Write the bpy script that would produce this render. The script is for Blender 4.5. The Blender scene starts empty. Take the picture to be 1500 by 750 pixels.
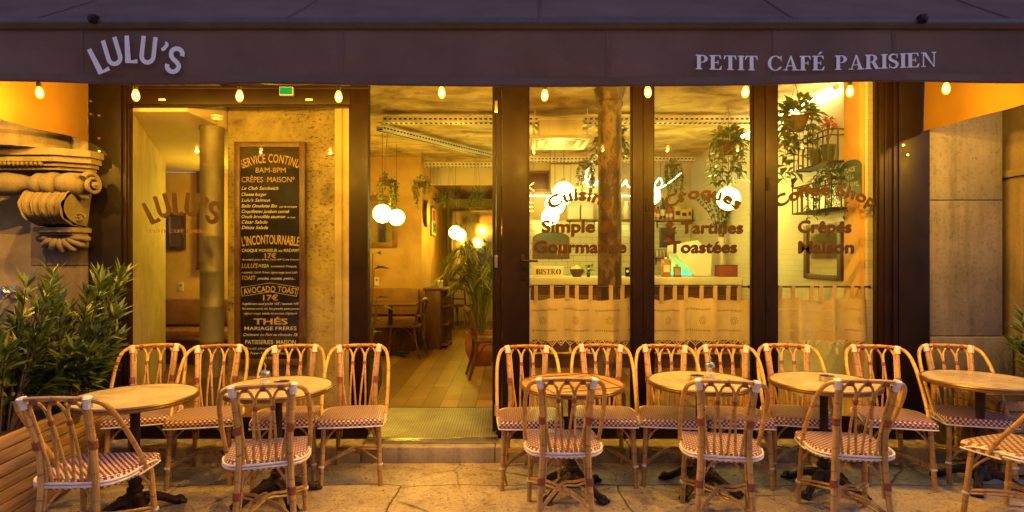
import bpy, bmesh, math, random
from mathutils import Vector, Matrix, Euler
SC = bpy.context.scene
COL = SC.collection
R = math.radians
PI = math.pi
rnd = random.Random(7)

# ------------------------------------------------------------------ camera, sky, sun, exposure
F = 867.0            # focal length in photo pixels (photo 1500 x 750)
CH = 1.56            # eye height
HY = 378.0           # horizon row
cam_d = bpy.data.cameras.new('camera')
cam_d.sensor_width = 36.0
cam_d.lens = F / 1500.0 * 36.0
cam_d.shift_y = (HY - 375.0) / 1500.0
cam_d.clip_start = 0.05
cam_d.clip_end = 500.0
cam = bpy.data.objects.new('camera', cam_d)
cam.location = (0, 0, CH)
cam.rotation_euler = (R(90), 0, 0)
COL.objects.link(cam)
SC.camera = cam

W = bpy.data.worlds.new('World')
SC.world = W
W.use_nodes = True
wn = W.node_tree
bg = wn.nodes['Background']
sky = wn.nodes.new('ShaderNodeTexSky')
sky.sky_type = 'NISHITA'
sky.sun_disc = False
sky.sun_elevation = R(1.0)
sky.sun_rotation = R(150)
sky.ozone_density = 5.0
hs = wn.nodes.new('ShaderNodeHueSaturation')      # after-sunset sky: violet blue
hs.inputs['Saturation'].default_value = 0.7
mx = wn.nodes.new('ShaderNodeMix'); mx.data_type = 'RGBA'; mx.blend_type = 'MULTIPLY'
mx.inputs['Factor'].default_value = 1.0
mx.inputs[7].default_value = (0.97, 0.78, 0.84, 1)
wn.links.new(sky.outputs[0], hs.inputs['Color'])
wn.links.new(hs.outputs[0], mx.inputs[6])
wn.links.new(mx.outputs[2], bg.inputs['Color'])
bg.inputs['Strength'].default_value = 1.1
sun_d = bpy.data.lights.new('sun', 'SUN')
sun_d.energy = 0.02
sun_d.angle = R(20)
sun_d.color = (1.0, 0.75, 0.7)
sun = bpy.data.objects.new('sun', sun_d)
sun.rotation_euler = (R(80), 0, R(-20))
COL.objects.link(sun)

SC.view_settings.view_transform = 'Standard'
SC.view_settings.look = 'None'
SC.view_settings.exposure = 0.9
SC.view_settings.gamma = 1.0
SC.render.engine = 'CYCLES'
cy = SC.cycles
cy.use_denoising = True
cy.max_bounces = 7
cy.diffuse_bounces = 4
cy.glossy_bounces = 4
cy.transmission_bounces = 4
cy.transparent_max_bounces = 16
cy.sample_clamp_indirect = 4.0
cy.caustics_reflective = False
cy.caustics_refractive = False
cy.use_light_tree = True

# light colours of the place
BULB_COL = (1.0, 0.55, 0.06)
GLOBE_COL = (1.0, 0.66, 0.05)
BAR_COL = (1.0, 0.85, 0.16)

def at(x, y, Y):
    "photo pixel at depth Y -> world point"
    return Vector(((x - 750.0) / F * Y, Y, CH - (y - HY) / F * Y))

# ------------------------------------------------------------------ materials
def NT(name):
    m = bpy.data.materials.new(name)
    m.use_nodes = True
    nt = m.node_tree
    return m, nt, nt.nodes['Principled BSDF'], nt.nodes['Material Output']

def nd(nt, typ, ins=None, **props):
    n = nt.nodes.new(typ)
    for k, v in props.items():
        setattr(n, k, v)
    for k, v in (ins or {}).items():
        s = n.inputs[k]
        if isinstance(v, bpy.types.NodeSocket):
            nt.links.new(v, s)
        else:
            s.default_value = v
    return n

def c4(c):
    return (c[0], c[1], c[2], 1.0)

def coords(nt, scale=(1, 1, 1), rand=True, uv=False):
    tc = nt.nodes.new('ShaderNodeTexCoord')
    v = tc.outputs['UV' if uv else 'Object']
    if rand:
        oi = nt.nodes.new('ShaderNodeObjectInfo')
        mu = nd(nt, 'ShaderNodeMath', {0: oi.outputs['Random'], 1: 17.0}, operation='MULTIPLY')
        cb = nd(nt, 'ShaderNodeCombineXYZ', {0: mu.outputs[0], 1: mu.outputs[0]})
        v = nd(nt, 'ShaderNodeVectorMath', {0: v, 1: cb.outputs[0]}, operation='ADD').outputs[0]
    return nd(nt, 'ShaderNodeMapping', {'Vector': v, 'Scale': scale}).outputs[0]

def mixc(nt, fac, a, b, blend='MIX'):
    n = nt.nodes.new('ShaderNodeMix')
    n.data_type = 'RGBA'
    n.blend_type = blend
    for i, v in ((0, fac), (6, a), (7, b)):
        if isinstance(v, bpy.types.NodeSocket):
            nt.links.new(v, n.inputs[i])
        else:
            n.inputs[i].default_value = v if i == 0 else c4(v)
    return n.outputs[2]

def ramp(nt, fac, stops):
    n = nd(nt, 'ShaderNodeValToRGB', {'Fac': fac})
    e = n.color_ramp.elements
    while len(e) < len(stops):
        e.new(0.5)
    for i, (p, c) in enumerate(stops):
        e[i].position = p
        e[i].color = c4(c) if not isinstance(c, float) else (c, c, c, 1)
    return n.outputs[0]

def noise(nt, vec, scale, detail=5, rough=0.55, dist=0.0):
    return nd(nt, 'ShaderNodeTexNoise', {'Vector': vec, 'Scale': scale, 'Detail': detail, 'Roughness': rough, 'Distortion': dist}).outputs['Fac']

def bump(nt, bsdf, h, strength=0.3, dist=0.01):
    b = nd(nt, 'ShaderNodeBump', {'Height': h, 'Strength': strength, 'Distance': dist})
    nt.links.new(b.outputs[0], bsdf.inputs['Normal'])

def M(name, c1, c2=None, scale=6.0, rough=0.6, metal=0.0, bmp=0.0, stretch=(1, 1, 1), lo=0.35, hi=0.65, rough2=None, bscale=None, spec=0.5, dist=0.0):
    m, nt, b, o = NT(name)
    c2 = c2 or tuple(v * 0.75 for v in c1)
    v = coords(nt, stretch)
    f = noise(nt, v, scale, dist=dist)
    nt.links.new(ramp(nt, f, [(lo, c1), (hi, c2)]), b.inputs['Base Color'])
    b.inputs['Metallic'].default_value = metal
    b.inputs['Specular IOR Level'].default_value = spec
    if rough2 is not None:
        rr = nd(nt, 'ShaderNodeMapRange', {'Value': noise(nt, v, scale * 2.3), 'From Min': 0.3, 'From Max': 0.7, 'To Min': rough, 'To Max': rough2})
        nt.links.new(rr.outputs[0], b.inputs['Roughness'])
    else:
        b.inputs['Roughness'].default_value = rough
    if bmp:
        bump(nt, b, noise(nt, v, bscale or scale * 4, 8, 0.65), bmp, 0.01)
    return m

def EM(name, col, strength):
    m, nt, b, o = NT(name)
    e = nd(nt, 'ShaderNodeEmission', {'Color': c4(col), 'Strength': strength})
    nt.links.new(e.outputs[0], o.inputs['Surface'])
    return m

def mat_glass():
    m, nt, b, o = NT('window_glass')
    tr = nd(nt, 'ShaderNodeBsdfTransparent', {'Color': (0.97, 0.975, 0.96, 1)})
    gl = nd(nt, 'ShaderNodeBsdfGlossy', {'Color': (1, 1, 1, 1), 'Roughness': 0.0})
    v = coords(nt)
    fr = nd(nt, 'ShaderNodeFresnel', {'IOR': 1.52})
    ge = nt.nodes.new('ShaderNodeNewGeometry')
    inv = nd(nt, 'ShaderNodeMath', {0: 1.0, 1: ge.outputs['Backfacing']}, operation='SUBTRACT')
    fa = nd(nt, 'ShaderNodeMath', {0: fr.outputs[0], 1: inv.outputs[0]}, operation='MULTIPLY')
    mxs = nd(nt, 'ShaderNodeMixShader', {0: fa.outputs[0], 1: tr.outputs[0], 2: gl.outputs[0]})
    # a thin film of dust
    df = nd(nt, 'ShaderNodeBsdfDiffuse', {'Color': (0.6, 0.58, 0.5, 1)})
    du = nd(nt, 'ShaderNodeMapRange', {'Value': noise(nt, v, 3.0, 8, 0.7), 'From Min': 0.45, 'From Max': 0.8, 'To Min': 0.0, 'To Max': 0.012})
    m2 = nd(nt, 'ShaderNodeMixShader', {0: du.outputs[0], 1: mxs.outputs[0], 2: df.outputs[0]})
    nt.links.new(m2.outputs[0], o.inputs['Surface'])
    return m

def mat_bulb_glass():
    m, nt, b, o = NT('bulb_glass')
    tr = nd(nt, 'ShaderNodeBsdfTransparent', {'Color': (1.0, 0.86, 0.5, 1)})
    em = nd(nt, 'ShaderNodeEmission', {'Color': (1.0, 0.58, 0.055, 1), 'Strength': 3.2})
    mxs = nd(nt, 'ShaderNodeMixShader', {0: 0.40, 1: tr.outputs[0], 2: em.outputs[0]})
    nt.links.new(mxs.outputs[0], o.inputs['Surface'])
    return m

def mat_rattan(name, c1, c2, joint):
    m, nt, b, o = NT(name)
    tc = nt.nodes.new('ShaderNodeTexCoord')
    oi = nt.nodes.new('ShaderNodeObjectInfo')
    sp = nd(nt, 'ShaderNodeSeparateXYZ', {0: tc.outputs['UV']})
    v0 = coords(nt, (1, 1, 1))
    nz = noise(nt, v0, 9.0, 3)
    vv = nd(nt, 'ShaderNodeMath', {0: nz, 1: 0.09, 2: sp.outputs[1]}, operation='MULTIPLY_ADD')
    v2 = nd(nt, 'ShaderNodeMath', {0: vv.outputs[0], 1: 0.135}, operation='DIVIDE')
    fr = nd(nt, 'ShaderNodeMath', {0: v2.outputs[0]}, operation='FRACT')
    j = ramp(nt, fr.outputs[0], [(0.0, 1.0), (0.05, 0.75), (0.085, 0.0), (0.97, 0.0)])
    col = ramp(nt, noise(nt, coords(nt, (1, 1, 1)), 26.0, 6, 0.7), [(0.3, c1), (0.7, c2)])
    big = ramp(nt, noise(nt, coords(nt, (1, 1, 1)), 5.0, 2), [(0.35, 0.68), (0.65, 1.05)])
    col = mixc(nt, 1.0, col, big, 'MULTIPLY')
    tone = nd(nt, 'ShaderNodeMapRange', {'Value': oi.outputs['Random'], 'To Min': 0.8, 'To Max': 1.1})
    hsv = nd(nt, 'ShaderNodeHueSaturation', {'Color': col, 'Value': tone.outputs[0]})
    col = mixc(nt, j, hsv.outputs[0], joint)
    nt.links.new(col, b.inputs['Base Color'])
    b.inputs['Roughness'].default_value = 0.38
    b.inputs['Coat Weight'].default_value = 0.25
    b.inputs['Coat Roughness'].default_value = 0.25
    bump(nt, b, j, 0.4, 0.002)
    return m

def mat_weave(name, cw, ch, thr, red, white, pix=0.5):
    "woven synthetic cane: small rectangles of two colours, every row shifted, in metres of the UV map"
    m, nt, b, o = NT(name)
    tc = nt.nodes.new('ShaderNodeTexCoord')
    sp = nd(nt, 'ShaderNodeSeparateXYZ', {0: tc.outputs['UV']})
    row = nd(nt, 'ShaderNodeMath', {0: sp.outputs[1], 1: ch}, operation='DIVIDE')
    rowf = nd(nt, 'ShaderNodeMath', {0: row.outputs[0]}, operation='FLOOR')
    rfr = nd(nt, 'ShaderNodeMath', {0: row.outputs[0]}, operation='FRACT')
    u = nd(nt, 'ShaderNodeMath', {0: sp.outputs[0], 1: cw}, operation='DIVIDE')
    us = nd(nt, 'ShaderNodeMath', {0: rowf.outputs[0], 1: pix, 2: u.outputs[0]}, operation='MULTIPLY_ADD')
    fr = nd(nt, 'ShaderNodeMath', {0: us.outputs[0]}, operation='FRACT')
    w = nd(nt, 'ShaderNodeMath', {0: fr.outputs[0], 1: thr}, operation='LESS_THAN')
    # strand rounding
    def hump(x):
        a = nd(nt, 'ShaderNodeMath', {0: x, 1: PI}, operation='MULTIPLY')
        return nd(nt, 'ShaderNodeMath', {0: a.outputs[0]}, operation='SINE').outputs[0]
    h = hump(rfr.outputs[0])
    edge = ramp(nt, h, [(0.0, 0.25), (0.45, 1.0)])
    nzz = noise(nt, coords(nt), 60.0, 3)
    r2 = mixc(nt, nzz, red, tuple(c * 0.6 for c in red))
    w2 = mixc(nt, nzz, white, tuple(c * 0.75 for c in white))
    col = mixc(nt, w.outputs[0], r2, w2)
    col = mixc(nt, 1.0, col, edge, 'MULTIPLY')
    nt.links.new(col, b.inputs['Base Color'])
    b.inputs['Roughness'].default_value = 0.30
    b.inputs['Coat Weight'].default_value = 0.3
    b.inputs['Coat Roughness'].default_value = 0.3
    hh = nd(nt, 'ShaderNodeMath', {0: w.outputs[0], 1: 0.5, 2: h}, operation='MULTIPLY_ADD')
    bump(nt, b, hh.outputs[0], 0.6, 0.003)
    return m

def mat_planks(name, c1, c2, along, width, length, gap=0.02, rough=0.55, bmp=0.25, rot=(0, 0, 0), dark=(0.02, 0.012, 0.006), rough2=None, grain=6):
    "boards: along = axis index of the board length in object space; uses brick texture on chosen axes"
    m, nt, b, o = NT(name)
    tc = nt.nodes.new('ShaderNodeTexCoord')
    sp = nd(nt, 'ShaderNodeSeparateXYZ', {0: tc.outputs['Object']})
    ax = {'xz': (0, 2), 'yz': (1, 2), 'yx': (1, 0), 'zx': (2, 0), 'xy': (0, 1), 'zy': (2, 1)}[along]
    cb = nd(nt, 'ShaderNodeCombineXYZ', {0: sp.outputs[ax[0]], 1: sp.outputs[ax[1]]})
    br = nd(nt, 'ShaderNodeTexBrick', {'Vector': cb.outputs[0], 'Color1': c4(c1), 'Color2': c4(c2), 'Mortar': c4(dark), 'Scale': 1.0,
            'Mortar Size': gap * width, 'Mortar Smooth': 0.2, 'Brick Width': length, 'Row Height': width, 'Bias': 0.0})
    br.offset = 0.37
    gv = nd(nt, 'ShaderNodeMapping', {'Vector': cb.outputs[0], 'Scale': (1.2, 14.0, 1.0)})
    g = noise(nt, gv.outputs[0], grain, 8, 0.65, 0.6)
    col = mixc(nt, 1.0, br.outputs['Color'], ramp(nt, g, [(0.3, 0.5), (0.62, 1.12)]), 'MULTIPLY')
    st = ramp(nt, noise(nt, coords(nt, rand=False), 2.2, 5), [(0.4, 0.72), (0.6, 1.05)])
    col = mixc(nt, 1.0, col, st, 'MULTIPLY')
    nt.links.new(col, b.inputs['Base Color'])
    b.inputs['Roughness'].default_value = rough
    if rough2:
        rr = nd(nt, 'ShaderNodeMapRange', {'Value': g, 'From Min': 0.3, 'From Max': 0.7, 'To Min': rough, 'To Max': rough2})
        nt.links.new(rr.outputs[0], b.inputs['Roughness'])
    h = nd(nt, 'ShaderNodeMath', {0: g, 1: 0.25, 2: br.outputs['Fac']}, operation='MULTIPLY_ADD')
    inv = nd(nt, 'ShaderNodeMath', {0: 1.0, 1: h.outputs[0]}, operation='SUBTRACT')
    bump(nt, b, inv.outputs[0], bmp, 0.006)
    return m

def mat_tile(name, axes, c1, c2, mortar, w, h, rough=0.15, gap=0.03):
    m, nt, b, o = NT(name)
    tc = nt.nodes.new('ShaderNodeTexCoord')
    sp = nd(nt, 'ShaderNodeSeparateXYZ', {0: tc.outputs['Object']})
    cb = nd(nt, 'ShaderNodeCombineXYZ', {0: sp.outputs[axes[0]], 1: sp.outputs[axes[1]]})
    br = nd(nt, 'ShaderNodeTexBrick', {'Vector': cb.outputs[0], 'Color1': c4(c1), 'Color2': c4(c2), 'Mortar': c4(mortar), 'Scale': 1.0,
            'Mortar Size': gap * h, 'Mortar Smooth': 0.3, 'Brick Width': w, 'Row Height': h})
    nt.links.new(br.outputs['Color'], b.inputs['Base Color'])
    b.inputs['Roughness'].default_value = rough
    inv = nd(nt, 'ShaderNodeMath', {0: 1.0, 1: br.outputs['Fac']}, operation='SUBTRACT')
    bump(nt, b, inv.outputs[0], 0.5, 0.004)
    return m

def mat_leaf(name, c1, c2, rough=0.35, trans=0.25):
    m, nt, b, o = NT(name)
    ge = nt.nodes.new('ShaderNodeNewGeometry')
    col = ramp(nt, ge.outputs['Random Per Island'], [(0.0, c1), (0.75, c2), (1.0, (c2[0] * 2.0, c2[1] * 1.5, c2[2]))])
    nt.links.new(col, b.inputs['Base Color'])
    b.inputs['Roughness'].default_value = rough
    tl = nd(nt, 'ShaderNodeBsdfTranslucent', {'Color': col})
    mxs = nd(nt, 'ShaderNodeMixShader', {0: trans, 1: b.outputs[0], 2: tl.outputs[0]})
    nt.links.new(mxs.outputs[0], o.inputs['Surface'])
    return m

def mat_cloth(name, c1, c2, trans=0.3, scale=3.0, weave=900.0, wr=0.25):
    m, nt, b, o = NT(name)
    v = coords(nt)
    col = ramp(nt, noise(nt, v, scale, 6, 0.6), [(0.35, c1), (0.68, c2)])
    nt.links.new(col, b.inputs['Base Color'])
    b.inputs['Roughness'].default_value = 1.1
    b.inputs['Specular IOR Level'].default_value = 0.2
    hn = noise(nt, v, 2.2, 4, 0.5, 0.8)
    bump(nt, b, hn, wr, 0.05)
    tl = nd(nt, 'ShaderNodeBsdfTranslucent', {'Color': col})
    mxs = nd(nt, 'ShaderNodeMixShader', {0: trans, 1: b.outputs[0], 2: tl.outputs[0]})
    nt.links.new(mxs.outputs[0], o.inputs['Surface'])
    return m

def mat_curtain():
    "linen with rows of drawn-thread holes and small flower eyelets, laid out in the UV map (metres)"
    m, nt, b, o = NT('curtain_linen')
    tc = nt.nodes.new('ShaderNodeTexCoord')
    sp = nd(nt, 'ShaderNodeSeparateXYZ', {0: tc.outputs['UV']})
    U, V = sp.outputs[0], sp.outputs[1]
    def mth(op, a, bb=0.0, cc=0.0):
        n = nd(nt, 'ShaderNodeMath', {0: a, 1: bb, 2: cc}, operation=op)
        return n.outputs[0]
    fx = mth('FRACT', mth('DIVIDE', U, 0.0135))
    dash = mth('LESS_THAN', fx, 0.42)
    gate = mth('GREATER_THAN', mth('FRACT', mth('MULTIPLY', U, 3.1)), 0.22)
    rows = None
    for z in (0.085, 0.258):
        d = mth('LESS_THAN', mth('ABSOLUTE', mth('SUBTRACT', V, z)), 0.0075)
        rows = d if rows is None else mth('MAXIMUM', rows, d)
    hole = mth('MULTIPLY', mth('MULTIPLY', dash, rows), gate)
    # flowers: rings of holes
    cx = mth('SUBTRACT', mth('FRACT', mth('DIVIDE', mth('ADD', U, 0.05), 0.34)), 0.5)
    cx = mth('MULTIPLY', cx, 0.34)
    cyy = mth('SUBTRACT', V, 0.17)
    rad = mth('SQRT', mth('ADD', mth('MULTIPLY', cx, cx), mth('MULTIPLY', cyy, cyy)))
    ang = mth('ARCTAN2', cyy, cx)
    af = mth('LESS_THAN', mth('FRACT', mth('MULTIPLY', ang, 10.0 / (2 * PI))), 0.45)
    ring = mth('MAXIMUM', mth('LESS_THAN', mth('ABSOLUTE', mth('SUBTRACT', rad, 0.014)), 0.004), mth('LESS_THAN', mth('ABSOLUTE', mth('SUBTRACT', rad, 0.029)), 0.004))
    hole = mth('MAXIMUM', hole, mth('MULTIPLY', af, ring))
    v = coords(nt)
    col = ramp(nt, noise(nt, v, 4.0, 5), [(0.3, (0.60, 0.47, 0.22)), (0.7, (0.47, 0.35, 0.14))])
    nt.links.new(col, b.inputs['Base Color'])
    b.inputs['Roughness'].default_value = 1.1
    b.inputs['Specular IOR Level'].default_value = 0.1
    tl = nd(nt, 'ShaderNodeBsdfTranslucent', {'Color': col})
    m1 = nd(nt, 'ShaderNodeMixShader', {0: 0.38, 1: b.outputs[0], 2: tl.outputs[0]})
    tr = nt.nodes.new('ShaderNodeBsdfTransparent')
    m2 = nd(nt, 'ShaderNodeMixShader', {0: hole, 1: m1.outputs[0], 2: tr.outputs[0]})
    nt.links.new(m2.outputs[0], o.inputs['Surface'])
    return m

def mat_pavement():
    m, nt, b, o = NT('pavement_stone')
    v = coords(nt, rand=False)
    wob = nd(nt, 'ShaderNodeTexNoise', {'Vector': v, 'Scale': 1.8, 'Detail': 5})
    vd = nd(nt, 'ShaderNodeVectorMath', {0: wob.outputs['Color'], 1: (0.13, 0.13, 0)}, operation='MULTIPLY')
    va = nd(nt, 'ShaderNodeVectorMath', {0: v, 1: vd.outputs[0]}, operation='ADD')
    mp = nd(nt, 'ShaderNodeMapping', {'Vector': va.outputs[0], 'Location': (0.72, 0.37, 0)})
    br = nd(nt, 'ShaderNodeTexBrick', {'Vector': mp.outputs[0], 'Color1': (1, 1, 1, 1), 'Color2': (0.85, 0.85, 0.85, 1), 'Mortar': (0.20, 0.18, 0.15, 1), 'Scale': 1.0,
            'Mortar Size': 0.010, 'Mortar Smooth': 1.0, 'Brick Width': 1.5, 'Row Height': 0.75})
    n1 = noise(nt, v, 2.4, 9, 0.66, 0.4)
    n2 = noise(nt, v, 55.0, 6, 0.75)
    n3 = noise(nt, v, 9.0, 9, 0.72)
    col = ramp(nt, n1, [(0.3, (0.32, 0.26, 0.165)), (0.5, (0.47, 0.395, 0.265)), (0.7, (0.60, 0.515, 0.36))])
    col = mixc(nt, 1.0, col, ramp(nt, n2, [(0.30, 0.50), (0.45, 1.0), (0.72, 1.25)]), 'MULTIPLY')
    col = mixc(nt, 1.0, col, ramp(nt, n3, [(0.32, 0.45), (0.46, 1.08)]), 'MULTIPLY')
    col = mixc(nt, 1.0, col, br.outputs['Color'], 'MULTIPLY')
    gr = nd(nt, 'ShaderNodeTexVoronoi', {'Vector': v, 'Scale': 75.0})
    col = mixc(nt, 1.0, col, ramp(nt, gr.outputs['Color'], [(0.12, 0.55), (0.3, 1.0), (0.85, 1.0), (0.95, 1.3)]), 'MULTIPLY')
    vo = nd(nt, 'ShaderNodeTexVoronoi', {'Vector': va.outputs[0], 'Scale': 0.9}, feature='DISTANCE_TO_EDGE')
    crack = ramp(nt, vo.outputs['Distance'], [(0.0, 0.15), (0.009, 1.0)])
    cg = ramp(nt, noise(nt, v, 1.1, 2), [(0.45, 0.0), (0.6, 1.0)])
    cr = mixc(nt, cg, (1, 1, 1), crack)
    col = mixc(nt, 1.0, col, cr, 'MULTIPLY')
    nt.links.new(col, b.inputs['Base Color'])
    rr = nd(nt, 'ShaderNodeMapRange', {'Value': n1, 'From Min': 0.35, 'From Max': 0.65, 'To Min': 0.62, 'To Max': 0.38})
    nt.links.new(rr.outputs[0], b.inputs['Roughness'])
    hsum = nd(nt, 'ShaderNodeMath', {0: n2, 1: 0.35, 2: n3}, operation='MULTIPLY_ADD')
    bc = nd(nt, 'ShaderNodeRGBToBW', {0: br.outputs['Color']})
    hs2 = nd(nt, 'ShaderNodeMath', {0: bc.outputs[0], 1: 0.8, 2: hsum.outputs[0]}, operation='MULTIPLY_ADD')
    bump(nt, b, hs2.outputs[0], 0.8, 0.02)
    return m

def mat_stone(name, c1, c2, pit=0.5):
    m, nt, b, o = NT(name)
    v = coords(nt, rand=False)
    n1 = noise(nt, v, 2.6, 9, 0.62, 0.3)
    n2 = noise(nt, v, 42.0, 5, 0.7)
    col = ramp(nt, n1, [(0.3, c1), (0.7, c2)])
    col = mixc(nt, 1.0, col, ramp(nt, n2, [(0.32, 1.0 - pit), (0.46, 1.0)]), 'MULTIPLY')
    drip = noise(nt, nd(nt, 'ShaderNodeMapping', {'Vector': v, 'Scale': (9, 9, 0.7)}).outputs[0], 1.5, 6, 0.6)
    col = mixc(nt, 1.0, col, ramp(nt, drip, [(0.3, 0.68), (0.55, 1.0)]), 'MULTIPLY')
    nt.links.new(col, b.inputs['Base Color'])
    b.inputs['Roughness'].default_value = 1.1
    hh = nd(nt, 'ShaderNodeMath', {0: n2, 1: 0.4, 2: n1}, operation='MULTIPLY_ADD')
    bump(nt, b, hh.outputs[0], 0.35, 0.012)
    return m

def mat_plaster(name, stops, scale=2.0, pits=0.0, rough=0.75, stretch=(1, 1, 1), bmp=0.2, dist=0.5, pitscale=26.0):
    m, nt, b, o = NT(name)
    v = coords(nt, stretch, rand=False)
    n1 = noise(nt, v, scale, 8, 0.62, dist)
    col = ramp(nt, n1, stops)
    n2 = noise(nt, nd(nt, 'ShaderNodeMapping', {'Vector': v, 'Scale': (1, 1, 1.6)}).outputs[0], pitscale, 5, 0.65, 0.4)
    if pits:
        gate = ramp(nt, noise(nt, v, 1.6, 3), [(0.40, 0.25), (0.56, 1.0)])
        p = ramp(nt, n2, [(0.36, 1.0 - pits), (0.47, 1.0)])
        p = mixc(nt, gate, (1, 1, 1), p)
        col = mixc(nt, 1.0, col, p, 'MULTIPLY')
    nt.links.new(col, b.inputs['Base Color'])
    b.inputs['Roughness'].default_value = rough
    hh = nd(nt, 'ShaderNodeMath', {0: n2, 1: 0.5, 2: n1}, operation='MULTIPLY_ADD')
    bump(nt, b, hh.outputs[0], bmp, 0.02)
    return m

def mat_treadplate():
    m, nt, b, o = NT('tread_plate')
    v = coords(nt, rand=False)
    mp = nd(nt, 'ShaderNodeMapping', {'Vector': v, 'Scale': (62, 62, 62), 'Rotation': (0, 0, R(45))})
    ch = nd(nt, 'ShaderNodeTexChecker', {'Vector': mp.outputs[0], 'Scale': 1.0})
    n1 = noise(nt, v, 4.0, 6)
    col = ramp(nt, n1, [(0.35, (0.46, 0.44, 0.41)), (0.65, (0.30, 0.285, 0.26))])
    col = mixc(nt, 1.0, col, ramp(nt, ch.outputs['Fac'], [(0.0, 0.55), (1.0, 1.0)]), 'MULTIPLY')
    nt.links.new(col, b.inputs['Base Color'])
    b.inputs['Metallic'].default_value = 0.6
    b.inputs['Roughness'].default_value = 0.42
    bump(nt, b, ch.outputs['Fac'], 0.6, 0.004)
    return m

def mat_column():
    m, nt, b, o = NT('peeling_column_paint')
    v = coords(nt, (1, 1, 0.45), rand=False)
    n1 = noise(nt, v, 11.0, 9, 0.68, 0.6)
    col = ramp(nt, n1, [(0.36, (0.025, 0.010, 0.004)), (0.49, (0.045, 0.019, 0.007)), (0.57, (0.13, 0.088, 0.034)), (0.7, (0.055, 0.027, 0.010))])
    nt.links.new(col, b.inputs['Base Color'])
    b.inputs['Roughness'].default_value = 0.5
    bump(nt, b, n1, 0.5, 0.01)
    return m

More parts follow.
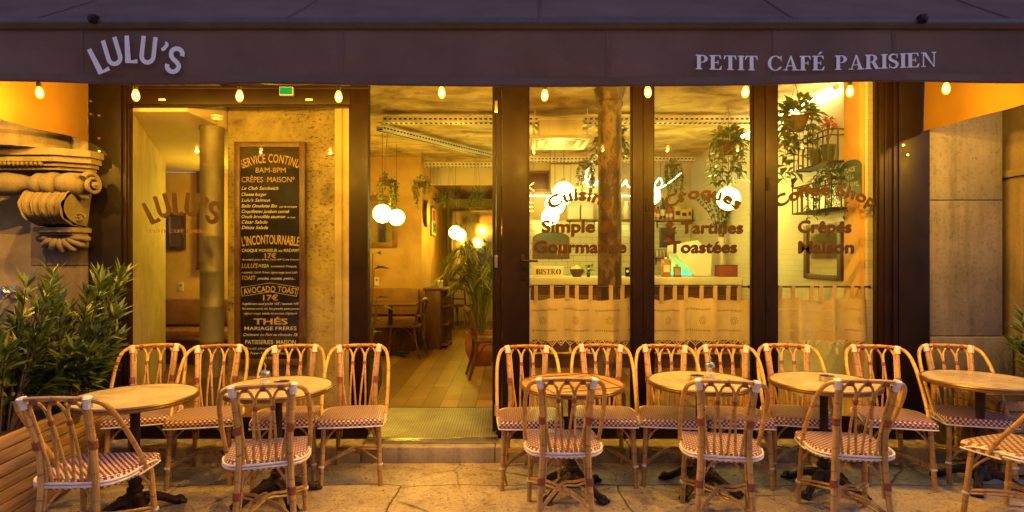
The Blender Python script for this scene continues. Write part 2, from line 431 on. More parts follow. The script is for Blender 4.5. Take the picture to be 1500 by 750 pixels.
MT = {}
def mats():
    MT['glass'] = mat_glass()
    MT['bulb_glass'] = mat_bulb_glass()
    MT['rattan'] = mat_rattan('rattan', (0.62, 0.385, 0.115), (0.41, 0.225, 0.058), (0.24, 0.105, 0.028))
    MT['rattan_dark'] = mat_rattan('dark_rattan', (0.36, 0.17, 0.045), (0.20, 0.085, 0.02), (0.08, 0.03, 0.01))
    MT['weave'] = mat_weave('red_white_weave', 0.030, 0.0165, 0.36, (0.165, 0.009, 0.065), (0.70, 0.67, 0.74), 0.5)
    MT['weave_edge'] = mat_weave('red_white_edge_weave', 0.030, 0.0135, 0.46, (0.30, 0.03, 0.035), (0.74, 0.70, 0.64), 0.5)
    MT['weave_cream'] = mat_weave('cream_brown_weave', 0.05, 0.024, 0.5, (0.36, 0.14, 0.04), (0.62, 0.55, 0.38), 0.5)
    MT['red_wrap'] = M('red_wrap', (0.23, 0.065, 0.04), (0.15, 0.038, 0.024), 60, 0.45)
    MT['white_wrap'] = M('white_wrap', (0.74, 0.73, 0.70), (0.58, 0.56, 0.52), 50, 0.45, bmp=0.2)
    MT['iron'] = M('black_iron', (0.022, 0.014, 0.010), (0.045, 0.022, 0.014), 9, 0.42, 0.5, 0.3, rough2=0.6)
    MT['table_top'] = M('cream_table_top', (0.48, 0.42, 0.30), (0.34, 0.285, 0.19), 4, 0.20, bmp=0.08, bscale=120, rough2=0.42, dist=1.2)
    MT['table_rim'] = M('brass_rim', (0.30, 0.19, 0.08), (0.20, 0.12, 0.05), 10, 0.35, 0.8)
    MT['table_wood'] = mat_planks('table_slats', (0.50, 0.30, 0.12), (0.42, 0.23, 0.08), 'xy', 0.09, 2.0, 0.03, 0.4, 0.15)
    MT['table_inlay'] = M('dark_inlay', (0.12, 0.05, 0.02), (0.08, 0.035, 0.015), 20, 0.4)
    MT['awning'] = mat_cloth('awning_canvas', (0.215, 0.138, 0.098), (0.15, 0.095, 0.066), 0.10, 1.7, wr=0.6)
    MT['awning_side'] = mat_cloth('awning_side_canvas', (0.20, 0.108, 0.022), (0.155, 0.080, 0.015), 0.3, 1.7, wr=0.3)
    MT['awning_bar'] = M('awning_bar_paint', (0.10, 0.07, 0.045), (0.075, 0.05, 0.03), 8, 0.4)
    MT['white_paint'] = M('white_lettering', (0.90, 0.88, 0.82), (0.84, 0.81, 0.75), 8, 0.7)
    MT['frame'] = M('dark_brown_frame_paint', (0.010, 0.0028, 0.0013), (0.006, 0.0017, 0.0009), 4, 0.42, rough2=0.55, bmp=0.05, spec=0.22)
    MT['black'] = M('black_panel_paint', (0.005, 0.0025, 0.002), (0.008, 0.004, 0.003), 4, 0.42, rough2=0.55, spec=0.22)
    MT['steel'] = M('steel', (0.62, 0.60, 0.55), (0.48, 0.46, 0.42), 14, 0.28, 1.0)
    MT['duct_metal'] = M('weathered_duct', (0.17, 0.15, 0.10), (0.10, 0.085, 0.055), 5, 0.5, 0.35, stretch=(1, 1, 0.5), spec=0.3)
    MT['galv'] = M('galvanised', (0.60, 0.57, 0.48), (0.42, 0.39, 0.31), 4, 0.42, 0.55, stretch=(1, 1, 0.3))
    MT['tread'] = mat_treadplate()
    MT['pavement'] = mat_pavement()
    MT['step_stone'] = mat_stone('step_stone', (0.40, 0.36, 0.30), (0.27, 0.235, 0.19), 0.45)
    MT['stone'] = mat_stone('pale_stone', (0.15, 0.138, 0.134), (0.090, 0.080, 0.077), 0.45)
    MT['stone_warm'] = mat_stone('carved_stone', (0.155, 0.122, 0.088), (0.095, 0.073, 0.050), 0.3)
    MT['joint'] = M('stone_joint', (0.13, 0.10, 0.08), (0.2, 0.16, 0.12), 20, 0.9)
    MT['oak_floor'] = mat_planks('oak_floor_boards', (0.33, 0.175, 0.055), (0.17, 0.078, 0.022), 'yx', 0.17, 1.6, 0.022, 0.30, 0.2, rough2=0.5)
    MT['plaster'] = mat_plaster('old_plaster', [(0.28, (0.12, 0.092, 0.030)), (0.47, (0.25, 0.20, 0.075)), (0.6, (0.32, 0.265, 0.11)), (0.75, (0.38, 0.325, 0.15))], 3.0, 0.85)
    MT['wall_ochre'] = mat_plaster('ochre_wall', [(0.28, (0.36, 0.19, 0.045)), (0.5, (0.48, 0.27, 0.075)), (0.72, (0.58, 0.37, 0.13))], 1.9, 0.0)
    MT['wall_pale'] = mat_plaster('pale_plaster', [(0.28, (0.38, 0.30, 0.15)), (0.72, (0.52, 0.43, 0.25))], 2.0, 0.0)
    MT['alcove_plaster'] = mat_plaster('alcove_plaster', [(0.28, (0.22, 0.17, 0.07)), (0.5, (0.32, 0.255, 0.11)), (0.72, (0.40, 0.33, 0.16))], 2.4, 0.0, dist=1.0)
    MT['alcove_wall'] = mat_plaster('lightened_alcove_ochre', [(0.28, (0.56, 0.34, 0.10)), (0.72, (0.70, 0.46, 0.17))], 1.9, 0.0)  # ochre wall colour lightened to stand in for light missing in the alcove
    MT['soffit'] = mat_plaster('soffit_paint', [(0.25, (0.50, 0.41, 0.24)), (0.75, (0.58, 0.49, 0.31))], 1.2, 0.0, bmp=0.05)
    MT['ceiling'] = mat_plaster('patched_ceiling', [(0.32, (0.15, 0.08, 0.02)), (0.43, (0.36, 0.23, 0.075)), (0.54, (0.50, 0.35, 0.14)), (0.66, (0.64, 0.50, 0.26))], 2.1, 0.45, stretch=(0.8, 1.0, 1), dist=1.0, pitscale=7.0)
    MT['tile_x'] = mat_tile('white_metro_tile', (0, 2), (0.56, 0.53, 0.43), (0.50, 0.47, 0.38), (0.17, 0.14, 0.09), 0.20, 0.10)
    MT['tile_y'] = mat_tile('white_side_tile', (1, 2), (0.54, 0.51, 0.43), (0.51, 0.48, 0.40), (0.34, 0.30, 0.22), 0.16, 0.055, 0.3)
    MT['dark_wood'] = M('dark_wood', (0.10, 0.035, 0.014), (0.055, 0.018, 0.007), 5, 0.35, stretch=(6, 6, 0.7), bmp=0.08)
    MT['oak_frame'] = M('oak_frame', (0.105, 0.046, 0.014), (0.045, 0.018, 0.005), 8, 0.42, stretch=(5, 5, 0.8), bmp=0.2, dist=1.5)
    MT['mid_wood'] = M('mid_wood', (0.26, 0.12, 0.04), (0.17, 0.07, 0.02), 6, 0.4, stretch=(1, 4, 4), bmp=0.1)
    MT['planter_wood'] = M('planter_boards', (0.50, 0.32, 0.15), (0.28, 0.16, 0.065), 5, 0.7, stretch=(3, 0.5, 9), bmp=0.5, dist=0.8)
    MT['slate'] = M('blackboard', (0.005, 0.004, 0.004), (0.008, 0.006, 0.005), 5, 0.5, spec=0.12)
    MT['chalk_gold'] = M('gold_chalk_paint', (0.36, 0.26, 0.075), (0.28, 0.20, 0.05), 30, 0.6)
    MT['chalk_cream'] = M('cream_chalk_paint', (0.52, 0.50, 0.43), (0.42, 0.39, 0.31), 30, 0.7)
    MT['gold_leaf'] = M('bronze_lettering', (0.040, 0.018, 0.004), (0.028, 0.012, 0.003), 15, 0.55, 0.0, spec=0.2)
    MT['letter_shadow'] = M('dark_lettering_edge', (0.018, 0.005, 0.003), (0.012, 0.004, 0.002), 15, 0.5)
    MT['pale_gold'] = M('faint_lettering', (0.14, 0.07, 0.02), (0.11, 0.055, 0.015), 15, 0.5)
    MT['curtain'] = mat_curtain()
    MT['fringe'] = M('curtain_fringe', (0.58, 0.48, 0.30), (0.45, 0.36, 0.20), 20, 0.9)
    MT['globe'] = EM('opal_globe_light', GLOBE_COL, 35.0)
    MT['filament'] = EM('glowing_filament', (1.0, 0.66, 0.12), 22.0)
    MT['globe_bar'] = EM('opal_bar_globe_light', BAR_COL, 26.0)
    MT['green_lamp'] = EM('green_lamp', (0.015, 0.42, 0.06), 0.55)
    MT['added_window_glow'] = EM('added_window_glow', (1.0, 0.55, 0.15), 2.0)
    MT['led'] = EM('led_tube_light', (1.0, 0.80, 0.30), 22.0)
    MT['neon_white'] = EM('white_neon', (1.0, 0.86, 0.40), 4.0)
    MT['neon_orange'] = EM('orange_neon', (1.0, 0.30, 0.03), 6.0)
    MT['green_led'] = EM('green_led', (0.03, 1.0, 0.20), 4.5)
    MT['leather'] = M('tan_leather', (0.30, 0.14, 0.05), (0.22, 0.095, 0.03), 6, 0.45, bmp=0.15)
    MT['column'] = mat_column()
    MT['leaf_dark'] = mat_leaf('dark_leaf', (0.022, 0.055, 0.010), (0.095, 0.145, 0.024))
    MT['leaf_mid'] = mat_leaf('mid_leaf', (0.05, 0.085, 0.02), (0.11, 0.15, 0.035))
    MT['leaf_palm'] = mat_leaf('palm_leaf', (0.09, 0.11, 0.025), (0.20, 0.21, 0.05))
    MT['stem'] = M('plant_stem', (0.12, 0.075, 0.035), (0.08, 0.05, 0.02), 12, 0.8)
    MT['soil'] = M('soil', (0.03, 0.018, 0.01), (0.05, 0.03, 0.016), 30, 0.95, bmp=0.6)
    MT['terracotta'] = M('terracotta', (0.36, 0.13, 0.05), (0.27, 0.09, 0.035), 8, 0.7)
    MT['basket'] = M('pot_basket', (0.10, 0.06, 0.03), (0.06, 0.035, 0.018), 40, 0.8, bmp=0.5)
    MT['cord'] = M('cord', (0.32, 0.24, 0.13), (0.25, 0.18, 0.1), 40, 0.9)
    MT['black_cord'] = M('black_cable', (0.012, 0.010, 0.010), (0.02, 0.016, 0.014), 20, 0.5)
    MT['white_plastic'] = M('white_plastic', (0.68, 0.65, 0.56), (0.62, 0.58, 0.49), 5, 0.4)
    MT['grey_plastic'] = M('grey_plastic', (0.2, 0.18, 0.15), (0.26, 0.24, 0.2), 5, 0.4)
    MT['counter_stone'] = M('counter_stone', (0.62, 0.57, 0.45), (0.52, 0.47, 0.36), 4, 0.3)
    MT['mirror'] = M('mirror_glass', (0.82, 0.78, 0.66), (0.76, 0.72, 0.6), 3, 0.06, 1.0)
    MT['sugar'] = M('sugar', (0.78, 0.76, 0.70), (0.66, 0.63, 0.57), 60, 0.8, bmp=0.3)
    MT['red_box'] = M('red_brown_paint', (0.22, 0.05, 0.025), (0.16, 0.035, 0.018), 6, 0.4)
    MT['bottle_green'] = M('bottle_green', (0.03, 0.07, 0.035), (0.02, 0.05, 0.03), 6, 0.12)
    MT['bottle_amber'] = M('bottle_amber', (0.36, 0.15, 0.03), (0.28, 0.1, 0.02), 6, 0.15)
    MT['bottle_rose'] = M('bottle_rose', (0.42, 0.10, 0.07), (0.34, 0.07, 0.05), 6, 0.15)
    MT['yellow_pack'] = M('yellow_pack', (0.60, 0.44, 0.08), (0.50, 0.36, 0.06), 6, 0.5)
    MT['print_red'] = M('poster_red', (0.42, 0.06, 0.04), (0.34, 0.04, 0.03), 8, 0.6)
    MT['print_dark'] = M('poster_dark', (0.05, 0.035, 0.03), (0.08, 0.05, 0.04), 8, 0.6)
    MT['stencil'] = M('stencil_ink', (0.03, 0.022, 0.018), (0.05, 0.035, 0.025), 20, 0.6)
    MT['paper'] = M('poster_paper', (0.62, 0.54, 0.38), (0.56, 0.47, 0.32), 5, 0.7)
    MT['plate_blue'] = M('street_plate', (0.030, 0.055, 0.045), (0.05, 0.08, 0.06), 6, 0.35)
    MT['slat_ceiling'] = mat_planks('slatted_ceiling', (0.24, 0.10, 0.03), (0.17, 0.065, 0.02), 'xy', 0.30, 6.0, 0.06, 0.5, 0.3)
    MT['old_door'] = M('old_door_varnish', (0.055, 0.022, 0.008), (0.030, 0.011, 0.004), 4, 0.55, stretch=(6, 6, 0.6), bmp=0.15, spec=0.2)
mats()

# ------------------------------------------------------------------ mesh builder
def lerp(a, b, t):
    return a + (b - a) * t

class MB:
    def __init__(s):
        s.v = []; s.f = []; s.uv = []
    def add(s, verts, faces, uvs=None):
        o = len(s.v)
        s.v += [tuple(p) for p in verts]
        for i, f in enumerate(faces):
            s.f.append(tuple(k + o for k in f))
            s.uv.append(uvs[i] if uvs else [(verts[k][0], verts[k][2]) for k in f])
        return s
    def box(s, c, size, bev=0.0, rot=None):
        bm = bmesh.new()
        bmesh.ops.create_cube(bm, size=1.0)
        for v in bm.verts:
            v.co = Vector((v.co.x * size[0], v.co.y * size[1], v.co.z * size[2]))
        if bev:
            bmesh.ops.bevel(bm, geom=list(bm.edges), offset=min(bev, min(size) * 0.45), segments=2, profile=0.6, affect='EDGES')
        mt = Matrix.Translation(Vector(c))
        if rot is not None:
            mt = mt @ Euler(rot).to_matrix().to_4x4()
        bm.verts.index_update()
        s.add([mt @ v.co for v in bm.verts], [[v.index for v in f.verts] for f in bm.faces])
        bm.free()
        return s
    def span(s, x0, x1, y0, y1, z0, z1, bev=0.0):
        return s.box(((x0 + x1) / 2, (y0 + y1) / 2, (z0 + z1) / 2), (abs(x1 - x0), abs(y1 - y0), abs(z1 - z0)), bev)
    def tube(s, pts, r, n=8, caps=True, smooth=0):
        pts = [Vector(p) for p in pts]
        rs = list(r) if isinstance(r, (list, tuple)) else [r] * len(pts)
        if smooth:
            pts, rs = spline(pts, rs, smooth)
        k = len(pts)
        tans = []
        for i in range(k):
            t = pts[min(i + 1, k - 1)] - pts[max(i - 1, 0)]
            tans.append(t.normalized() if t.length > 1e-9 else Vector((0, 0, 1)))
        ref = Vector((0, 0, 1)) if abs(tans[0].z) < 0.9 else Vector((1, 0, 0))
        nrm = tans[0].cross(ref).normalized()
        verts = []; L = 0.0; ls = []
        for i in range(k):
            if i:
                L += (pts[i] - pts[i - 1]).length
                nrm = (nrm - tans[i] * nrm.dot(tans[i]))
                nrm = nrm.normalized() if nrm.length > 1e-6 else tans[i].orthogonal().normalized()
            ls.append(L)
            bn = tans[i].cross(nrm)
            for j in range(n):
                a = 2 * PI * j / n
                verts.append(pts[i] + (nrm * math.cos(a) + bn * math.sin(a)) * rs[i])
        faces = []; uvs = []
        for i in range(k - 1):
            for j in range(n):
                j2 = (j + 1) % n
                faces.append((i * n + j, i * n + j2, (i + 1) * n + j2, (i + 1) * n + j))
                uvs.append([(j / n, ls[i]), ((j + 1) / n, ls[i]), ((j + 1) / n, ls[i + 1]), (j / n, ls[i + 1])])
        if caps:
            faces.append(tuple(range(n - 1, -1, -1))); uvs.append([(0, 0.06)] * n)
            faces.append(tuple((k - 1) * n + j for j in range(n))); uvs.append([(0, 0.06)] * n)
        s.add(verts, faces, uvs)
        return s
    def lathe(s, prof, n=24, c=(0, 0, 0), axis='z', a0=0.0, a1=2 * PI):
        "prof: (radius, height) list"
        c = Vector(c)
        full = abs(a1 - a0 - 2 * PI) < 1e-6
        m = n if full else n + 1
        verts = []
        for (r, h) in prof:
            for j in range(m):
                a = a0 + (a1 - a0) * j / n
                x, y = r * math.cos(a), r * math.sin(a)
                p = {'z': (x, y, h), 'y': (x, h, y), 'x': (h, x, y)}[axis]
                verts.append(c + Vector(p))
        faces = []
        for i in range(len(prof) - 1):
            for j in range(n):
                j2 = (j + 1) % m
                faces.append((i * m + j, i * m + j2, (i + 1) * m + j2, (i + 1) * m + j))
        s.add(verts, faces)
        return s
    def ball(s, c, r, n=20, sz=1.0):
        k = n // 2
        return s.lathe([(max(1e-4, r * math.sin(PI * i / k)), -r * sz * math.cos(PI * i / k)) for i in range(k + 1)], n, c)
    def poly(s, pts):
        return s.add(pts, [tuple(range(len(pts)))])
    def prism(s, pts, d):
        "flat polygon pushed along vector d"
        d = Vector(d); n = len(pts)
        p = [Vector(q) for q in pts]
        return s.add(p + [q + d for q in p], [tuple(range(n - 1, -1, -1)), tuple(range(n, 2 * n))] + [(i, (i + 1) % n, n + (i + 1) % n, n + i) for i in range(n)])
    def build(s, name, mat, parent=None, smooth=0.6, loc=None):
        me = bpy.data.meshes.new(name)
        me.from_pydata(s.v, [], s.f)
        ul = me.uv_layers.new(name='UVMap')
        flat = []
        for u in s.uv:
            for (a, b) in u:
                flat += [a, b]
        ul.data.foreach_set('uv', flat)
        me.materials.append(MT[mat] if isinstance(mat, str) else mat)
        if smooth:
            me.polygons.foreach_set('use_smooth', [True] * len(me.polygons))
            me.set_sharp_from_angle(angle=smooth)
        me.update()
        ob = bpy.data.objects.new(name, me)
        COL.objects.link(ob)
        if parent is not None:
            ob.parent = parent
        if loc is not None:
            ob.location = loc
        return ob

def spline(pts, rs, sub):
    "Catmull-Rom through pts"
    out = []; ro = []
    k = len(pts)
    for i in range(k - 1):
        p0 = pts[max(i - 1, 0)]; p1 = pts[i]; p2 = pts[i + 1]; p3 = pts[min(i + 2, k - 1)]
        for j in range(sub):
            t = j / sub
            out.append(0.5 * ((2 * p1) + (p2 - p0) * t + (2 * p0 - 5 * p1 + 4 * p2 - p3) * t * t + (3 * p1 - p0 - 3 * p2 + p3) * t ** 3))
            ro.append(lerp(rs[i], rs[i + 1], t))
    out.append(pts[-1]); ro.append(rs[-1])
    return out, ro

def tag(o, label, cat, group=None, kind=None):
    o['label'] = label
    o['category'] = cat
    if group: o['group'] = group
    if kind: o['kind'] = kind
    return o

def thing(name, label, cat, loc=(0, 0, 0), rz=0.0, group=None):
    o = bpy.data.objects.new(name, None)
    o.empty_display_size = 0.1
    COL.objects.link(o)
    o.location = loc
    o.rotation_euler = (0, 0, rz)
    return tag(o, label, cat, group)

KIDS = {}
def copy_tree(o, parent=None):
    c = o.copy()
    COL.objects.link(c)
    if parent is not None:
        c.parent = parent
    for ch in [k for k in o.children]:
        copy_tree(ch, c)
    return c

def leaf(mb, base, d, up, L, w, droop=0.0, fold=0.25):
    "one leaf: four faces folded along the midrib"
    base = Vector(base); d = Vector(d).normalized(); up = Vector(up)
    side = d.cross(up)
    side = side.normalized() if side.length > 1e-5 else d.orthogonal().normalized()
    n = side.cross(d).normalized()
    dr = Vector((0, 0, -droop * L))
    m = base + d * L * 0.45 + dr * 0.25
    tip = base + d * L + dr
    mb.add([base, m + side * w / 2 + n * w * fold, m - side * w / 2 + n * w * fold, m, tip],
           [(0, 1, 3), (0, 3, 2), (3, 1, 4), (3, 4, 2)])

# ------------------------------------------------------------------ lettering
_tc = {}
def glyphs(sx, shear=0.0, bold=0.0):
    key = (sx, shear, bold)
    if key not in _tc:
        cu = bpy.data.curves.new('t', 'FONT')
        cu.body = sx
        cu.size = 1.0
        cu.shear = shear
        cu.offset = bold
        cu.resolution_u = 3
        ob = bpy.data.objects.new('t', cu)
        me = bpy.data.meshes.new_from_object(ob)
        vs = [tuple(v.co) for v in me.vertices]
        fs = [tuple(p.vertices) for p in me.polygons]
        bpy.data.objects.remove(ob)
        bpy.data.curves.remove(cu)
        bpy.data.meshes.remove(me)
        xs = [v[0] for v in vs] or [0, 0]
        _tc[key] = (vs, fs, min(xs), max(xs))
    return _tc[key]
CAP = max(v[1] for v in glyphs('H')[0])

def text(mb, sx, pos, cap, width=None, align='c', shear=0.0, bold=0.0, ux=(1, 0, 0), uz=(0, 0, 1), off=(0, 0, 0)):
    "a line of writing with baseline at pos, reading along ux"
    vs, fs, a, b = glyphs(sx, shear, bold)
    sc = cap / CAP
    kx = sc if width is None else width / max(1e-6, b - a)
    o = {'c': (a + b) / 2, 'l': a, 'r': b}[align]
    pos = Vector(pos) + Vector(off); ux = Vector(ux); uz = Vector(uz)
    mb.add([pos + ux * ((v[0] - o) * kx) + uz * (v[1] * sc) for v in vs], fs)

def adv(c, bold=0.0):
    if c == ' ':
        return 0.30
    A = glyphs('H' + c + 'H', 0.0, bold); B = glyphs('HH', 0.0, bold)
    return (A[3] - A[2]) - (B[3] - B[2])

def arc_text(mb, sx, c, cap, width, rise, bold=0.0, off=(0, 0, 0), kx=1.0, Y=None):
    "writing bent upward in an arc in the plane facing -Y: c = middle of the baseline chord ends level"
    c = Vector(c) + Vector(off)
    ad = [adv(ch, bold) for ch in sx]
    tot = sum(ad)
    sc = cap / CAP
    Rr = (width * width / 4 + rise * rise) / (2 * rise)
    half = math.asin(min(1, width / 2 / Rr))
    p = 0.0
    for ch, a in zip(sx, ad):
        mid = (p + a / 2) / tot
        p += a
        if ch == ' ':
            continue
        th = lerp(-half, half, mid)
        base = c + Vector((Rr * math.sin(th), 0, Rr * math.cos(th) - Rr + rise))
        ux = Vector((math.cos(th), 0, -math.sin(th))); uz = Vector((math.sin(th), 0, math.cos(th)))
        vs, fs, x0, x1 = glyphs(ch, 0.0, bold)
        om = (x0 + x1) / 2
        wsc = 2 * half * Rr / tot
        mb.add([base + ux * ((v[0] - om) * wsc * kx) + uz * (v[1] * sc) for v in vs], fs)

def ribbon(mb, pts, w, fn):
    "flat stroke of width w along 2-D points, fn maps (u, v) to 3-D"
    n = len(pts); P = [Vector((p[0], p[1])) for p in pts]
    ws = w if isinstance(w, (list, tuple)) else [w] * n
    L = []; Rr = []
    for i in range(n):
        t = (P[min(i + 1, n - 1)] - P[max(i - 1, 0)]).normalized()
        if 0 < i < n - 1:
            t0 = (P[i] - P[i - 1]).normalized(); t1 = (P[i + 1] - P[i]).normalized()
            k = 1.0 / max(0.5, math.sqrt(max(0.01, (1 + t0.dot(t1)) / 2)))
        else:
            k = 1.0
        nn = Vector((-t.y, t.x)) * (ws[i] / 2 * k)
        L.append(P[i] + nn); Rr.append(P[i] - nn)
    mb.add([fn(*q) for q in L] + [fn(*q) for q in Rr], [(i, n + i, n + i + 1, i + 1) for i in range(n - 1)])

def arcpts(cx, cy, rx, ry, a0, a1, n=10):
    return [(cx + rx * math.cos(R(lerp(a0, a1, i / n))), cy + ry * math.sin(R(lerp(a0, a1, i / n)))) for i in range(n + 1)]

# condensed rounded capitals drawn as strokes, cap height 1
COND = {
    'L': ([[(0.09, 1.0), (0.09, 0.075), (0.42, 0.075)]], 0.155, 0.44),
    'U': ([[(0.09, 1.0), (0.09, 0.30)] + arcpts(0.30, 0.30, 0.21, 0.22, 180, 360, 12)[1:] + [(0.51, 1.0)]], 0.155, 0.60),
    'S': ([arcpts(0.29, 0.735, 0.20, 0.18, -8, 200, 12) + [(0.13, 0.60), (0.22, 0.52), (0.36, 0.46)] + [(0.47, 0.38), (0.50, 0.30)] + arcpts(0.29, 0.265, 0.20, 0.185, 0, -188, 12)], 0.16, 0.58),
    "'": ([arcpts(0.10, 0.86, 0.05, 0.06, 120, -60, 8) + [(0.10, 0.72), (0.02, 0.66)]], 0.13, 0.22),
}
def cond(mb, ch, c, rot, cap, off=(0, 0, 0)):
    strokes, w, wid = COND[ch]
    c = Vector(c) + Vector(off)
    ca, sa = math.cos(rot), math.sin(rot)
    def fn(u, v):
        u = (u - wid / 2) * cap; v = (v - 0.5) * cap
        return c + Vector((u * ca - v * sa, 0, u * sa + v * ca))
    for st in strokes:
        ribbon(mb, st, w, fn)

# Roman capitals with serifs, cap height 1: strokes as polygons
def serif_glyph(ch):
    T, t, sh = 0.215, 0.085, 0.075
    P = []
    def rect(x0, x1, y0, y1): P.append([(x0, y0), (x1, y0), (x1, y1), (x0, y1)])
    def stem(x, w=T, y0=0.0, y1=1.0, s0=True, s1=True):
        rect(x, x + w, y0, y1)
        if s0: rect(x - 0.075, x + w + 0.075, y0, y0 + sh)
        if s1: rect(x - 0.075, x + w + 0.075, y1 - sh, y1)
    def ring(cx, cy, ro, rh, ri, rhi, a0, a1, n=14):
        for i in range(n):
            q0, q1 = R(lerp(a0, a1, i / n)), R(lerp(a0, a1, (i + 1) / n))
            P.append([(cx + ri * math.cos(q0), cy + rhi * math.sin(q0)), (cx + ro * math.cos(q0), cy + rh * math.sin(q0)),
                      (cx + ro * math.cos(q1), cy + rh * math.sin(q1)), (cx + ri * math.cos(q1), cy + rhi * math.sin(q1))])
    if ch == 'I':
        stem(0.08); w = 0.345
    elif ch in 'EÉ':
        stem(0.08); rect(0.26, 0.66, 0, 0.06); rect(0.26, 0.63, 0.94, 1); rect(0.26, 0.48, 0.475, 0.535)
        P.append([(0.66, 0), (0.70, 0.27), (0.66, 0.27), (0.54, 0.06)])
        P.append([(0.63, 1), (0.53, 0.94), (0.62, 0.75), (0.66, 0.75)])
        rect(0.46, 0.51, 0.37, 0.64); w = 0.74
        if ch == 'É': P.append([(0.30, 1.07), (0.40, 1.07), (0.60, 1.26), (0.44, 1.26)])
    elif ch == 'F':
        stem(0.08); rect(0.26, 0.61, 0.94, 1); rect(0.26, 0.48, 0.475, 0.535)
        P.append([(0.61, 1), (0.51, 0.94), (0.61, 0.73), (0.65, 0.73)]); rect(0.46, 0.51, 0.37, 0.64); w = 0.66
    elif ch == 'T':
        stem(0.27, s1=False); rect(0.04, 0.69, 0.94, 1)
        P.append([(0.04, 1), (0.0, 0.72), (0.045, 0.72), (0.14, 0.94)]); P.append([(0.69, 1), (0.59, 0.94), (0.685, 0.72), (0.73, 0.72)]); w = 0.74
    elif ch in 'PR':
        stem(0.08); ring(0.36, 0.735, 0.33, 0.265, 0.135, 0.205, -90, 90); rect(0.26, 0.37, 0.94, 1); rect(0.26, 0.37, 0.47, 0.53); w = 0.72
        if ch == 'R': P.append([(0.36, 0.48), (0.57, 0.50), (0.80, 0.0), (0.58, 0.0)]); rect(0.58, 0.88, 0, sh); w = 0.84
    elif ch == 'C':
        ring(0.44, 0.5, 0.43, 0.52, 0.24, 0.455, 40, 322, 22); rect(0.74, 0.79, 0.66, 1.0); P.append([(0.72, 0.28), (0.80, 0.24), (0.74, 0.12), (0.64, 0.12)]); w = 0.82
    elif ch == 'A':
        P.append([(0.10, 0), (0.17, 0), (0.46, 0.94), (0.40, 1.02)]); P.append([(0.56, 0), (0.79, 0), (0.47, 1.02), (0.40, 1.02)])
        rect(0.21, 0.62, 0.29, 0.35); rect(0.0, 0.27, 0, sh); rect(0.49, 0.88, 0, sh); w = 0.86
    elif ch == 'N':
        rect(0.10, 0.165, 0, 1); rect(0.70, 0.765, 0, 1); P.append([(0.05, 1), (0.28, 1), (0.765, -0.02), (0.70, -0.02), (0.66, 0.06)])
        rect(0.02, 0.26, 0, sh); rect(0.60, 0.86, 1 - sh, 1); rect(0.0, 0.2, 1 - sh, 1); w = 0.86
    elif ch == 'S':
        pts = arcpts(0.31, 0.745, 0.21, 0.225, 35, 200, 12) + [(0.16, 0.59), (0.30, 0.50), (0.43, 0.42)] + arcpts(0.31, 0.26, 0.20, 0.235, 15, -145, 12)
        n = len(pts); ws = [0.06 + 0.13 * math.sin(PI * i / (n - 1)) ** 2 for i in range(n)]
        q = MB(); ribbon(q, pts, ws, lambda u, v: (u, v, 0))
        for f in q.f: P.append([(q.v[k][0], q.v[k][1]) for k in f])
        rect(0.49, 0.535, 0.70, 1.0); rect(0.06, 0.105, 0.0, 0.32); w = 0.60
    else:
        w = 0.42
    return P, w

def serif_text(mb, sx, pos, cap, width, lift=lambda x: 0.0, step=-0.00012):
    "mb: one builder, or a list that takes a builder for every word"
    words = mb if isinstance(mb, list) else None
    if words is not None:
        mb = MB(); words.append(mb)
    gs = [serif_glyph(c) for c in sx]
    tot = sum(g[1] + 0.06 for g in gs)
    k = width / tot
    x = -width / 2
    pos = Vector(pos); i = 0
    for (P, w), chh in zip(gs, sx):
        if chh == ' ' and words is not None:
            mb = MB(); words.append(mb)
        for q in P:
            i += 1
            mb.add([pos + Vector((x + p[0] * k, step * (i % 9), p[1] * cap + lift(x + p[0] * k))) for p in q], [tuple(range(len(q)))])
        x += (w + 0.06) * k
# ------------------------------------------------------------------ the setting
Y0 = 4.75            # shopfront plane
ZF = 0.17            # shop floor
def fx(x, Y=Y0):
    return (x - 750.0) / F * Y
def fz(y, Y=Y0):
    return CH - (y - HY) / F * Y

def structure(mb, name, mat):
    o = mb.build(name, mat)
    o['kind'] = 'structure'
    return o

g = MB(); g.span(-30, 30, -40, 14.5, -0.3, 0.0)
structure(g, 'pavement', 'pavement')

# houses over the road: they close the street and stand in the panes' reflections
OB = thing('street_house', 'dark stone house across the road facing the cafe', 'building', (0, -13.0, 0))
m = MB(); m.span(-28, 28, -6, 0, 0, 9.6); m.span(-28, 28, -0.001, 0.35, 3.6, 3.9); m.span(-28, 28, -0.001, 0.45, 9.2, 9.7); m.build('wall', 'stone', OB)
for k in range(11):
    for j, z in enumerate((0.6, 4.4, 6.9)):
        m = MB(); x = -24 + k * 4.8; hh = 2.0 if j else 2.7
        m.span(x - 0.7, x + 0.7, -0.001, 0.05, z, z + hh); w_ = m.build('window', 'frame', OB)
        m = MB(); m.span(x - 0.6, x + 0.6, 0.051, 0.056, z + 0.1, z + hh - 0.1); m.build('pane', 'added_window_glow' if (k * 7 + j * 5) % 4 == 0 else 'slate', w_)  # unseen glowing panes, added in number and strength to warm the valance

B = thing('cafe_building', 'ground floor cafe front with dark framed panes, open doorway, stone piers and ochre rooms inside', 'building', (0, Y0, 0))
def part(mb, name, mat, parent=None, smooth=0.6):
    "geometry given in world coordinates; keep it there under the building"
    o = mb.build(name, mat, None, smooth)
    o.parent = parent or B
    par = parent or B
    base = Vector((0, 0, 0)); q = par
    while q is not None:
        base += q.location; q = q.parent
    o.location = -base
    return o

